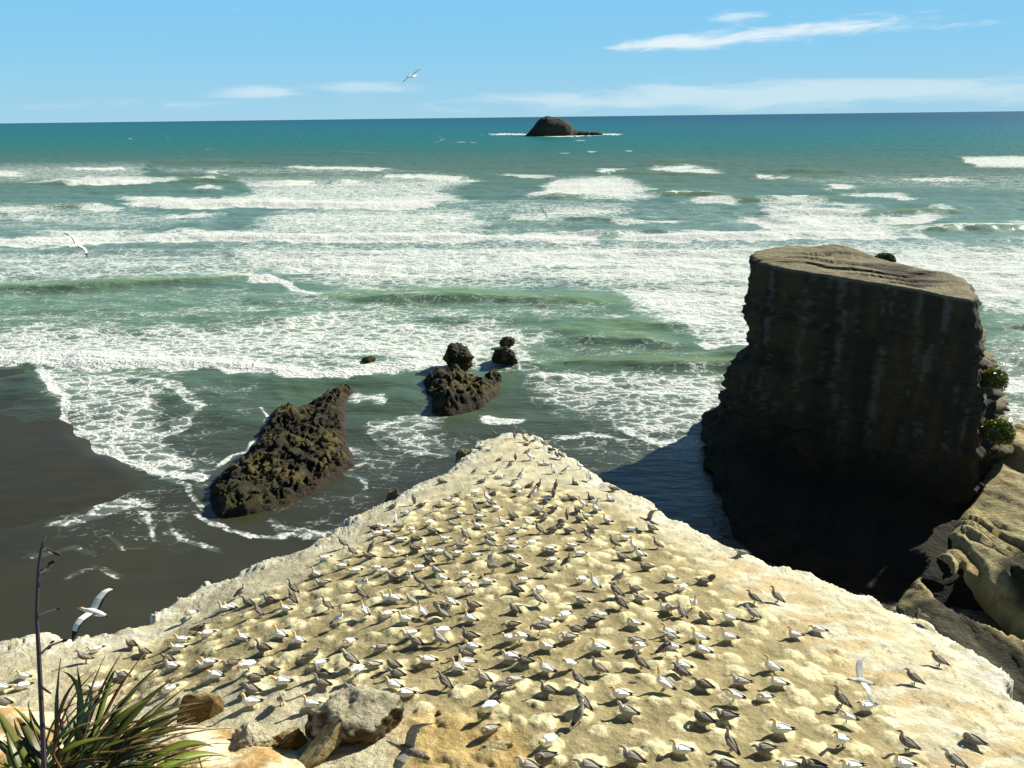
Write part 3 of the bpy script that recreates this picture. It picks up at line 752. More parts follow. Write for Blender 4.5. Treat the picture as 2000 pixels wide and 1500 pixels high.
# ------------------------------------------------------------ sea stack
def stack_mesh():
    lev = np.array([29.4, 28.6, 27, 24, 20, 17.0, 15.6, 14.4, 13.2, 12, 8, 5, 3, 1.8, 0, -2.5])
    # photo x of the left edge (at 113 m out) and of the right edge (at 95 m out) at each level
    lx = np.array([1484, 1480, 1476, 1474, 1472, 1482, 1488, 1462, 1450, 1436, 1428, 1422, 1402, 1384, 1374, 1370.])
    rx = np.array([1898, 1906, 1906, 1900, 1906, 1932, 1950, 1944, 1962, 1950, 1956, 1964, 1975, 1982, 1990, 2000.])
    kf = np.array([0, 0, 0, 0, 0, 0, 0, .1, .3, .6, 1.6, 3.0, 5.0, 19.0, 22.5, 24.])     # foot running out toward us
    zz = np.concatenate([np.arange(29.4, -2.6, -.36)])
    N = 220
    rings = []
    for z in zz:
        L_ = np.interp(-z, -lev, lx); R_ = np.interp(-z, -lev, rx); k = np.interp(-z, -lev, kf)
        zc1 = 113 * math.cos(PITCH) + (50 - z) * math.sin(PITCH); zc2 = 95 * math.cos(PITCH) + (50 - z) * math.sin(PITCH)
        xc = (np.interp(z, [0, 8, 16, 29], [1862, 1888, 1896, 1884]) - 1000) / F * (87.2 * math.cos(PITCH) + (50 - z) * math.sin(PITCH)); xt = (1480 - 1000) / F * (113 * math.cos(PITCH) + (50 - z) * math.sin(PITCH)); xl = (L_ - 1000) / F * zc1; xr = (R_ - 1000) / F * zc2
        ctrl = [(xl, 113), (xl * .65 + xt * .35 + 1.4 - k * .32, 108.5 - k), (xt + 8.0 - k * .55, 99.5 - k * 1.1), (xt + 13.5, 92.5 - k * 1.1), (xc, 87.2 - k * .25), (xc + 2.2, 88.2 - k * .1), (xr, 95.5), (xr + .8, 103), (xr - 2.5, 114), (xr - 8, 123), (xl + 9.5, 127), (xl + 3.2, 123), (xl + .6, 118)]
        c = np.array(ctrl); n = len(c)
        # rounded closed curve through the control points
        tt_ = np.linspace(0, n, N, endpoint=False); i = tt_.astype(int); f = (tt_ - i)[:, None]
        p0, p1, p2, p3 = c[(i - 1) % n], c[i % n], c[(i + 1) % n], c[(i + 2) % n]
        rings.append(.5 * ((2 * p1) + (-p0 + p2) * f + (2 * p0 - 5 * p1 + 4 * p2 - p3) * f ** 2 + (-p0 + 3 * p1 - 3 * p2 + p3) * f ** 3))
    P = np.array(rings)
    ctr = P.mean(1, keepdims=True)
    out = P - ctr; rad = np.linalg.norm(out, axis=-1, keepdims=True); out = out / rad
    x, y = P[..., 0], P[..., 1]; z = np.repeat(zz[:, None], N, 1)
    bed = z + .10 * (x - 40) + .04 * y
    bi = np.floor(bed * .85 + .9 * vn(x * .12, y * .12, 3.) + .35 * vn(x * .6, y * .6, 5.))
    s1 = _h(bi, bi * 0 + 3.0, np.floor((x * .5 + y) * .09)) - .5
    s2 = vn(bed * 3.0, bed * 0 + 8.0, (x - y) * .11) - .5
    cliff = fbm(x * .18, y * .18, z * .10, o=5) - .5
    flute = fbm(x * .9, y * .9, z * .06, o=3) - .5
    right = ss(out[..., 0], .45, .9)
    amp = np.where(z > 27.5, .5, 1.0) * np.where(z < 24, 1, .6)
    disp = amp * (s1 * (.8 + 4.2 * right + 1.3 * ss(-out[..., 0], .5, .9) * (1 - .6 * ss(z, 16, 19))) + s2 * (.75 + 1.8 * right) + cliff * 2.4 + flute * 1.3 + (fbm(x * 1.4, y * 1.4, z * 1.2, o=3) - .5) * .9)
    disp = disp - ss(z, 29.0, 29.4) * .25 + (fbm(x * .9, y * .9, 6.0, o=4) - .5) * 1.5 * ss(z, 27, 29)
    P = P + out * disp[..., None]
    base = np.stack([P[..., 0], P[..., 1], z], -1)
    verts = [base.reshape(-1, 3)]; nlev = len(zz)
    faces = []
    i = np.arange(N)
    for a in range(nlev - 1):
        faces.append(np.stack([a * N + i, a * N + (i + 1) % N, (a + 1) * N + (i + 1) % N, (a + 1) * N + i], -1))
    # domed cap
    prev = 0; cur = nlev * N
    c0 = P[0].mean(0)
    ncap = 26
    for k in range(1, ncap + 1):
        s = 1 - k / ncap * .985
        q = c0 + (P[0] - c0) * s
        zz_ = 29.4 + .1 + (1 - s) * .2 + 1.0 * (fbm(q[:, 0] * .16, q[:, 1] * .16, 4., o=4) - .5) * min(1, 3 * (1 - s))
        zz_ = zz_ - .075 * (q[:, 0] - 40) * min(1, 2 * (1 - s)) + 1.3 * np.exp(-(((q[:, 0] - 50.5) / 5.0) ** 2 + ((q[:, 1] - 119) / 4.5) ** 2))
        zz_ = zz_ + .28 * (np.floor((q[:, 0] * .35 + q[:, 1] * .8) * .55 + 1.2 * vn(q[:, 0] * .3, q[:, 1] * .3)) % 2) * min(1, 2 * (1 - s))
        verts.append(np.stack([q[:, 0], q[:, 1], zz_], -1))
        faces.append(np.stack([cur + i, cur + (i + 1) % N, prev + (i + 1) % N, prev + i], -1))
        prev = cur; cur += N
    V = np.concatenate(verts); Fc = np.concatenate(faces)
    x, y, z = V.T
    dark = np.array([.042, .036, .024]); brown = np.array([.078, .057, .029]); top = np.array([.235, .205, .115]); lime = np.array([.22, .205, .17])
    st = fbm(x * .55, y * .55, z * .05, o=4)
    tone = dark + (brown - dark) * ss(st, .42, .62)[:, None]
    drip = ss(fbm(x * 1.1, y * 1.1, z * .035, o=3), .60, .70) * ss(z, 4, 12)
    tone = tone + (lime - tone) * (drip * .42)[:, None]
    capm = ss(z, 29.0, 29.35)
    tt2 = fbm(x * .35, y * .35, 6., o=4)
    topc = top * (.75 + .5 * tt2)[:, None]
    tone = tone + (topc - tone) * capm[:, None]
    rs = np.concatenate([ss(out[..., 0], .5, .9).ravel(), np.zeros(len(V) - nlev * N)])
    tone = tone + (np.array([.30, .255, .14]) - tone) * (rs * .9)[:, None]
    moss = rs * ss(fbm(x * .4, y * .4, z * .4, o=3), .52, .62) * ss(z, 6, 9) * (1 - ss(z, 17, 20))
    tone = tone + (np.array([.13, .17, .03]) - tone) * (moss * .9)[:, None]
    tone = tone * (1 - .65 * (1 - ss(z, 1, 11)))[:, None]      # weed-dark tidal zone, deepened up the foot to paint in its shadow
    return V, Fc, tone


V, Fc, tone = stack_mesh()
mat_stack = rock_material('mudstone', .95, .9, .42, 1.0, (.12, .12, 1.6), 6.0)
obj('sea_stack', np_mesh('sea_stack', V, Fc[:, ::-1], mat_stack, True, {'tone': ('FLOAT_COLOR', rgba(tone))}), label='tall flat-topped dark rock stack standing in the surf, its near face in shadow', category='sea stack')

# sunlit sandstone shelf at the foot of the stack, right
shelf_px = [(1775, 1112), (1815, 1065), (1862, 1000), (1900, 915), (1935, 880), (1990, 868), (2060, 900), (2300, 940), (2500, 1100), (2500, 1480), (2100, 1440), (1960, 1400), (1850, 1310), (1790, 1240), (1770, 1185), (1765, 1140)]
sp = np.array(shelf_px, float)
sw0 = at_z(sp[:, 0], sp[:, 1], 3.0)[:, :2]
X, Y = np.meshgrid(np.arange(22, 110, .3), np.arange(46, 112, .3))
d = poly_sd(X, Y, sw0) + (fbm(X * .25, Y * .25, 3., o=4) - .5) * 2.2
bedv = (X + .30 * Y) / 4.4 + (fbm(X * .09, Y * .04, 2., o=4) - .5) * 3.6
fr = bedv - np.floor(bedv)
fr2 = bedv * 3.3 - np.floor(bedv * 3.3)
hb = vn(np.floor(bedv), np.floor(bedv) * 0 + 4.)
Zs = ss(d, -.6, 2.5) * (1.2 + .10 * np.clip(d, 0, 26) + .30 * np.clip(X - 46 - .10 * (Y - 75), 0, 40) + (.06 + .22 * hb * vn(X * .15, Y * .08, 9.)) * (1 - fr) * ss(fr, 0, .06) + .62 * ss(vn(X * .22, Y * .09, 3.), .25, .7) * (1 - fr2) * ss(fr2, 0, .05)) + (fbm(X * .12 + 3, Y * .05, 14., o=3) - .5) * 4.5 * ss(d, 0, 4) + (fbm(X * .34, Y * .12, 4., o=6) - .5) * 1.7 * ss(d, -1, 2)
P4 = px_of(X, Y, Zs)
pw = (fbm(X * .6, Y * .6, 5., o=3) - .5) * 26
trench = ss(poly_sd(P4[0] + pw, P4[1] + pw * .6, [(1806, 1088), (1870, 1104), (1925, 1148), (2000, 1205), (2110, 1270), (2110, 1300), (1985, 1236), (1900, 1205), (1835, 1168), (1800, 1130)]), -5, 7)
Zs = Zs - 3.6 * trench
Zs = np.where(d < -.2, np.maximum(-2 + 0 * d, Zs + (d + .2) * 3), Zs)
sand = np.array([.40, .345, .175]); dk = np.array([.030, .031, .020]); orn = np.array([.26, .165, .05])
tn = sand * (.8 + .4 * fbm(X * .4, Y * .4, 6., o=4))[..., None]
tn = tn + (orn - tn) * (np.maximum(ss(fr, .72, .98) * .7, ss(fr2, .8, .98) * .35))[..., None]
blk = ss(fbm(X * .10 + 5, Y * .10, 8., o=3), .50, .58)
spk = vn(X * 3.1, Y * 3.1, 2.)
P5 = px_of(X, Y, Zs)
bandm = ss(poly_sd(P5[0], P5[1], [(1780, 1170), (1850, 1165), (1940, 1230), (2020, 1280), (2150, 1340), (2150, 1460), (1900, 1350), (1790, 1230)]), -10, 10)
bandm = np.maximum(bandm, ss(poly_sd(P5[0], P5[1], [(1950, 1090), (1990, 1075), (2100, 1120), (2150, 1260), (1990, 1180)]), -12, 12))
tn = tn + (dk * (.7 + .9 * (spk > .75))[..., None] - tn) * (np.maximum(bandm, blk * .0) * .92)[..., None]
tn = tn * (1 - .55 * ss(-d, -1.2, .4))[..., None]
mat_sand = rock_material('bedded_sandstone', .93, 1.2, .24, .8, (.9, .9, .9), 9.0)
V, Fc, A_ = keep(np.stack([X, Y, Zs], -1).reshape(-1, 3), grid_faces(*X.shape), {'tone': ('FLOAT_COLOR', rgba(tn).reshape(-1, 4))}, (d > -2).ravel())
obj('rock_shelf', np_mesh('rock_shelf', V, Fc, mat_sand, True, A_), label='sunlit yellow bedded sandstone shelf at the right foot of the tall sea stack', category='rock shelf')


# ------------------------------------------------------------ rocks
def tidal(name, poly, hmax, wdt, res, seed, label, tones, group=None):
    p_ = np.array(poly, float)
    wv_ = at_z(p_[:, 0], p_[:, 1], 0.0)[:, :2]
    lo = wv_.min(0) - 2; hi = wv_.max(0) + 2
    X, Y = np.meshgrid(np.arange(lo[0], hi[0], res), np.arange(lo[1], hi[1], res))
    d = poly_sd(X, Y, wv_) + (fbm(X * .5, Y * .5, seed, o=4) - .5) * 1.6
    a = fbm(X * .16, Y * .16, seed + 2, o=3)
    b = fbm(X * .8, Y * .8, seed + 4, o=5)
    rg = 1 - abs(2 * fbm(X * .45, Y * .45, seed + 6, o=4) - 1) * 1.6
    Z = hmax * (1 - np.exp(-np.clip(d, 0, 99) / wdt)) * (.30 + 1.0 * a + .3 * rg) + (b - .5) * 2.0 * ss(d, 0, 2) - .9 * (abs(fbm(X * .6, Y * .6, seed + 15, o=4) - .5) < .035) * ss(d, .5, 2) - .15
    Z = np.floor(Z * 2.2) / 2.2 * .45 + Z * .55
    pool = ss(fbm(X * .12 + 4, Y * .12, seed + 9, o=2), .60, .68) * ss(d, 2, 4)
    Z = np.where(d > 0, Z, -.15 + d * 2.2)
    c1, c2, c3 = (np.array(q) for q in tones)
    mo = fbm(X * .22, Y * .22, seed + 11, o=4)
    tn = c1 + (c2 - c1) * (ss(mo, .46, .60) * ss(Z, .5, 1.6))[..., None]
    tn = tn + (c3 - tn) * (ss(fbm(X * .35, Y * .35, seed + 13, o=3), .54, .64) * .7)[..., None]
    tn = tn + (np.array([.045, .028, .018]) - tn) * ((1 - ss(Z, .2, 1.0)) * .8)[..., None]
    tn = tn * (.75 + .5 * b)[..., None]
    V, Fc, A_ = keep(np.stack([X, Y, Z], -1).reshape(-1, 3), grid_faces(*X.shape), {'tone': ('FLOAT_COLOR', rgba(tn).reshape(-1, 4))}, (d > -1.2).ravel())
    o = obj(name, np_mesh(name, V, Fc, mat_tide, True, A_), label=label, category='rock')
    if group: o['group'] = group
    return o


mat_tide = rock_material('weedy_rock', .85, 1.3, .6, 1.3, None, 7.0)
WT = [(.028, .024, .014), (.105, .085, .026), (.055, .053, .018)]
tidal('tidal_reef', [(406, 975), (412, 950), (432, 925), (460, 905), (492, 878), (505, 850), (522, 826), (530, 805), (555, 796), (590, 798), (618, 784), (650, 766), (690, 752), (694, 764), (676, 780), (672, 803), (678, 830), (673, 855), (684, 875), (693, 893), (690, 908), (664, 928), (634, 948), (602, 968), (562, 984), (532, 998), (492, 1003), (452, 1011), (424, 1011)], 2.1, 1.5, .22, 3.0, 'long weedy brown reef lying in the shallow water left of the bird ledge', WT)
tidal('tidal_rock', [(822, 765), (826, 742), (850, 730), (890, 728), (930, 738), (962, 748), (978, 756), (972, 772), (960, 784), (930, 794), (900, 804), (868, 809), (842, 803), (838, 782)], 2.5, 1.4, .22, 21.0, 'broad dark weedy rock standing in the surf above the tip of the bird ledge', WT)


def ico(sub):
    bm = bmesh.new(); bmesh.ops.create_icosphere(bm, subdivisions=sub, radius=1.0)
    v = np.array([q.co[:] for q in bm.verts]); f = np.array([[q.index for q in fc.verts] for fc in bm.faces]); bm.free()
    return v, f


ICO4 = ico(5); ICO3 = ico(3)


def boulder(name, loc, size, seed, tones, mat, label, rz=0.0, cuts=7, rough=.35, tilt=(0, 0), category='rock', group=None, boxy=2.0):
    v, f = ICO4[0].copy(), ICO4[1]
    v = v / (np.abs(v) ** boxy).sum(1, keepdims=True) ** (1 / boxy)
    rg = np.random.default_rng(int(seed * 10))
    for _ in range(cuts):                                  # broken faces
        n = rg.normal(size=3); n /= np.linalg.norm(n); k = rg.uniform(.55, .82) * (1.25 if boxy > 2 else 1)
        e = v @ n - k
        v = v - np.clip(e, 0, None)[:, None] * n
    n0 = v / np.linalg.norm(v, axis=1, keepdims=True)
    s = np.array(size)
    q = v * s
    fr = 1.4 / max(s)
    dsp = (fbm(q[:, 0] * fr * 1.4, q[:, 1] * fr * 1.4, q[:, 2] * fr * 1.4 + seed, o=5) - .5) * rough
    d2 = fbm(q[:, 0] * fr * 7, q[:, 1] * fr * 7, q[:, 2] * fr * 7 + seed, o=4)
    v = v + n0 * (dsp + (d2 - .5) * rough * .34)[:, None]
    m_ = Matrix.Rotation(rz, 3, 'Z') @ Matrix.Rotation(tilt[1], 3, 'Y') @ Matrix.Rotation(tilt[0], 3, 'X')
    q = (v * s) @ np.array(m_).T
    up_ = n0 @ np.array(m_).T
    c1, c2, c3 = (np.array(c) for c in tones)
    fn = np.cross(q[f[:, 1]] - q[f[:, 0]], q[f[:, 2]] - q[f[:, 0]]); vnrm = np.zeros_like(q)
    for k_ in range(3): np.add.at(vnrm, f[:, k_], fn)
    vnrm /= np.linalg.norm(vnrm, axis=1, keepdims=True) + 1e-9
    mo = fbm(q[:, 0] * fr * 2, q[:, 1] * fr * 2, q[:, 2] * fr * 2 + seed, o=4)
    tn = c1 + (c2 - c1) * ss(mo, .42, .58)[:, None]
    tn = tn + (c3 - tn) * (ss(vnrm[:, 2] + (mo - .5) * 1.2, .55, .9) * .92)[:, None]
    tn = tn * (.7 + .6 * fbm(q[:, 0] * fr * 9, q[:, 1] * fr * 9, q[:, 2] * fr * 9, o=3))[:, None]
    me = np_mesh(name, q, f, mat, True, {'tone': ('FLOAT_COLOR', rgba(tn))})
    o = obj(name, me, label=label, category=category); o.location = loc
    if group: o['group'] = group
    return o


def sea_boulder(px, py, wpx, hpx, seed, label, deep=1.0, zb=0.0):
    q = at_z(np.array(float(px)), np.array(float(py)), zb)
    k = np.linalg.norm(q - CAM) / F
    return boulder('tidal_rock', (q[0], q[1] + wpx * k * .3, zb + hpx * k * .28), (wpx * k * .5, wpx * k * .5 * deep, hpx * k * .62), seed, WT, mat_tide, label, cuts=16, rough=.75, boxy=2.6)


sea_boulder(897, 716, 56, 46, 3, 'knobbly brown rock tower rising behind the broad dark weedy rock', zb=.8)
sea_boulder(987, 716, 50, 38, 5, 'dark pointed rock in white foam right of the knobbly rock tower')
sea_boulder(990, 675, 32, 17, 6, 'small dark slab rock in the foam behind the pointed rock', .8)
sea_boulder(962, 752, 36, 28, 8, 'low reddish brown rock at the right end of the broad weedy rock')
sea_boulder(719, 714, 28, 17, 9, 'small lone dark rock in the white foam between the two reefs')
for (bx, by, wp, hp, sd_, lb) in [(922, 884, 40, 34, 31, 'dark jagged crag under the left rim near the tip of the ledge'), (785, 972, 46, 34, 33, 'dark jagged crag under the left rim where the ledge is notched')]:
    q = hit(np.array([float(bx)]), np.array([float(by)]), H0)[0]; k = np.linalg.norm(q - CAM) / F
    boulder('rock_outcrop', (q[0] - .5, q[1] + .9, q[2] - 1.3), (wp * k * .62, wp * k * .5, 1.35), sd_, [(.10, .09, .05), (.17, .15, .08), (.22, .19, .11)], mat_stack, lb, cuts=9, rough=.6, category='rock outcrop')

# far islet with its low reef
qi = at_z(np.array([1100.]), np.array([265.]))[0]
ki = np.linalg.norm(qi - CAM) / F
prof = [(1027, 0), (1034, 4), (1044, 14), (1053, 26), (1061, 32), (1070, 34), (1080, 33), (1092, 31), (1104, 27), (1113, 22), (1120, 13), (1127, 8), (1138, 7.5), (1148, 7), (1150, 4), (1154, 6), (1166, 5.5), (1174, 3), (1176, 0)]
px_ = np.array([p[0] for p in prof]); hh_ = np.array([p[1] for p in prof])
xs = np.linspace(1024, 1180, 240); ys = np.linspace(-1, 1, 70)
XS, YS = np.meshgrid(xs, ys)
hx = np.interp(XS, px_, hh_)
wd_ = 4 + hx * .92
shape = np.clip(1 - np.abs(YS * 40 / wd_) ** 2.2, -.3, 1)
XW = (XS - 1100) * ki; YW = YS * 40 * ki
ZW = hx * ki * 1.0 * np.sign(shape) * np.abs(shape) ** .6 + (fbm(XW * .05, YW * .05, 3., o=5) - .42) * 5 * ss(shape, .05, .5) * ss(hx, 2, 10) - .3
ti = np.array([.055, .048, .034]) + (np.array([.12, .095, .045]) - np.array([.055, .048, .034])) * (ss(ZW, 25, 46) * ss(fbm(XW * .03, YW * .03, 1., o=3), .35, .6))[..., None]
ti = ti + (np.array([.09, .10, .035]) - ti) * (ss(ZW, 22, 40) * ss(fbm(XW * .04, YW * .04, 7., o=3), .45, .6) * .8)[..., None]
mat_islet = rock_material('islet_rock', .95, .05, .35, .8, (.02, .02, .2), .3)
V = np.stack([XW + qi[0], YW + qi[1] + 20, ZW], -1).reshape(-1, 3)
obj('rocky_islet', np_mesh('rocky_islet', V, grid_faces(*XS.shape), mat_islet, True, {'tone': ('FLOAT_COLOR', rgba(ti).reshape(-1, 4))}), label='dark domed rocky islet on the open sea just under the horizon', category='islet')

# fallen blocks in the foreground
mat_block = rock_material('weathered_block', .95, 9.0, .55, 2.2, None, 34.0)
BT = [(.12, .085, .038), (.065, .046, .02), (.62, .57, .40)]  # brown rock sides, darkened further to paint in the shaded front; pale top


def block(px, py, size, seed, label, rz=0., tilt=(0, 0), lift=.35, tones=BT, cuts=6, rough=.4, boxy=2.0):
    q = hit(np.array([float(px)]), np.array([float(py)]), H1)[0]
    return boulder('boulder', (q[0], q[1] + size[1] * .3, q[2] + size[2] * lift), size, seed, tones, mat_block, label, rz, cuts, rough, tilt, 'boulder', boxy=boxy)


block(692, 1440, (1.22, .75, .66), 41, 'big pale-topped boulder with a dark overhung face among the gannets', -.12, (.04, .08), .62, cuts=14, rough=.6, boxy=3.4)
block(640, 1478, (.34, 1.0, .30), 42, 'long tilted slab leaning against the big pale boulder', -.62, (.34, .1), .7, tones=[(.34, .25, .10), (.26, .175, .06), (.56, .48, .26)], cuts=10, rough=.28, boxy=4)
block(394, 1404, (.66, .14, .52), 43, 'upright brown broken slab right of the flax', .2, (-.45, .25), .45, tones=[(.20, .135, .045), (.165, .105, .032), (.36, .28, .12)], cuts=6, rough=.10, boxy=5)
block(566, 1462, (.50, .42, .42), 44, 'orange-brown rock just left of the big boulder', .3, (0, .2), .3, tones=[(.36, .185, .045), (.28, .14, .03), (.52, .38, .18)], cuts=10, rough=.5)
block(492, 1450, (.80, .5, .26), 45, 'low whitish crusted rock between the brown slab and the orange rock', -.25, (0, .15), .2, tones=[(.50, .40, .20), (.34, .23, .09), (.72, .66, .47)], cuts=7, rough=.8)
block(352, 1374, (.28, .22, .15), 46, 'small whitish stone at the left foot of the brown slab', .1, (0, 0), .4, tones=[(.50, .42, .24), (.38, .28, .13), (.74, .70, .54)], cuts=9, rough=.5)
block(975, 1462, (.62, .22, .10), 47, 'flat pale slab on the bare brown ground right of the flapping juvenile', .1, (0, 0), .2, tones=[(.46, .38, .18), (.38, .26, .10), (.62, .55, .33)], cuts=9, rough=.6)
# scattered loose stones on the ledge
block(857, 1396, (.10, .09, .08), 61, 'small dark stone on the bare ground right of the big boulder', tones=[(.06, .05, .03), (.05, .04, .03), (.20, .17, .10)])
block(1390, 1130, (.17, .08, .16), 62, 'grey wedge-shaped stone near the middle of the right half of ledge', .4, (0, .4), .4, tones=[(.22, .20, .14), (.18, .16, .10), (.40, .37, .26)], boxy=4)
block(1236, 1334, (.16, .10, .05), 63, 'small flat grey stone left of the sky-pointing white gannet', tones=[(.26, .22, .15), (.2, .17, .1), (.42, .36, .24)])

# ------------------------------------------------------------ birds
ORANGE = (.78, .53, .20)


def loft(pts, seg=12, sub=4):
    """tube through (x, y, z, half width, half height) points; returns verts, faces and the place along it of every vertex"""
    P = np.array(pts, float); n = len(P)
    ext = np.vstack([2 * P[0] - P[1], P, 2 * P[-1] - P[-2]])
    q = []; tpar = []
    for i in range(n - 1):
        for k in range(sub):
            f = k / sub
            a, b, c, d_ = ext[i], ext[i + 1], ext[i + 2], ext[i + 3]
            q.append(.5 * (2 * b + (c - a) * f + (2 * a - 5 * b + 4 * c - d_) * f * f + (3 * b - a - 3 * c + d_) * f ** 3)); tpar.append(i + f)
    q.append(P[-1]); tpar.append(n - 1)
    q = np.array(q); q[:, 3:] = np.maximum(q[:, 3:], .003)
    tan_ = np.gradient(q[:, :3], axis=0); tan_ /= np.linalg.norm(tan_, axis=1, keepdims=True) + 1e-9
    vs = []; ts = []
    for i in range(len(q)):
        tg = tan_[i]; sd_ = np.array([0, 1, 0]) - tg[1] * tg
        sd_ /= np.linalg.norm(sd_) + 1e-9; u_ = np.cross(tg, sd_)
        for k in range(seg):
            a = 2 * math.pi * k / seg
            vs.append(q[i, :3] + sd_ * math.cos(a) * q[i, 3] + u_ * math.sin(a) * q[i, 4]); ts.append(tpar[i])
    fs = []
    for i in range(len(q) - 1):
        for k in range(seg):
            fs.append((i * seg + k, i * seg + (k + 1) % seg, (i + 1) * seg + (k + 1) % seg, (i + 1) * seg + k))
    fs.append(tuple(range(seg - 1, -1, -1))); fs.append(tuple((len(q) - 1) * seg + k for k in range(seg)))
    return vs, fs, ts


BODY = {  # tail tip ... breast (5 points)
    'sit': [(-.40, 0, .13, .012, .006), (-.27, 0, .135, .055, .03), (-.15, 0, .135, .10, .085), (.0, 0, .14, .13, .125), (.13, 0, .16, .12, .125)],
    'stand': [(-.37, 0, .13, .012, .006), (-.25, 0, .18, .055, .035), (-.13, 0, .235, .10, .085), (.0, 0, .29, .12, .11), (.11, 0, .355, .105, .105)],
    'level': [(-.42, 0, .20, .012, .006), (-.29, 0, .22, .055, .03), (-.16, 0, .25, .10, .08), (.0, 0, .28, .125, .115), (.13, 0, .31, .11, .115)],
    'fly': [(-.50, 0, 0, .035, .006), (-.36, 0, 0, .05, .025), (-.2, 0, 0, .085, .07), (0, 0, 0, .10, .09), (.16, 0, .01, .085, .08)]}


def neck(kind, b):
    x, y, z = b[-1][:3]
    N = {'S': [(.06, 0, .06, .075, .08), (.075, 0, .12, .05, .055), (.085, 0, .17, .046, .046), (.12, 0, .205, .045, .045), (.165, 0, .20, .036, .034), (.20, 0, .19, .018, .02), (.29, 0, .165, .004, .004)],
         'L': [(.06, 0, .03, .08, .085), (.09, 0, .06, .058, .06), (.11, 0, .09, .05, .05), (.15, 0, .105, .045, .045), (.20, 0, .095, .036, .034), (.235, 0, .085, .018, .02), (.32, 0, .06, .004, .004)],
         'N': [(.05, 0, .08, .07, .08), (.055, 0, .16, .046, .05), (.06, 0, .24, .042, .042), (.09, 0, .295, .045, .045), (.135, 0, .295, .036, .034), (.17, 0, .285, .018, .02), (.265, 0, .265, .004, .004)],
         'P': [(.05, .01, .07, .07, .075), (.05, .03, .14, .048, .05), (.0, .06, .175, .045, .045), (-.06, .085, .155, .046, .046), (-.10, .09, .125, .036, .034), (-.125, .09, .10, .018, .02), (-.18, .085, .04, .004, .004)],
         'D': [(.07, 0, .04, .07, .075), (.13, 0, .05, .05, .05), (.17, 0, .01, .045, .045), (.185, 0, -.05, .045, .045), (.18, 0, -.095, .034, .036), (.175, 0, -.125, .018, .02), (.16, 0, -.17, .004, .004)],
         'K': [(.035, 0, .09, .065, .07), (.045, 0, .18, .044, .046), (.05, 0, .28, .04, .04), (.065, 0, .345, .044, .044), (.085, 0, .39, .034, .034), (.10, 0, .42, .018, .018), (.14, 0, .51, .004, .004)],
         'F': [(.10, 0, .0, .06, .06), (.17, 0, .005, .046, .046), (.22, 0, .01, .044, .044), (.27, 0, .012, .046, .046), (.32, 0, .005, .035, .034), (.355, 0, .0, .018, .02), (.45, 0, -.015, .004, .004)]}[kind]
    return [(x + a, y + b_, z + c, d_, e) for a, b_, c, d_, e in N]


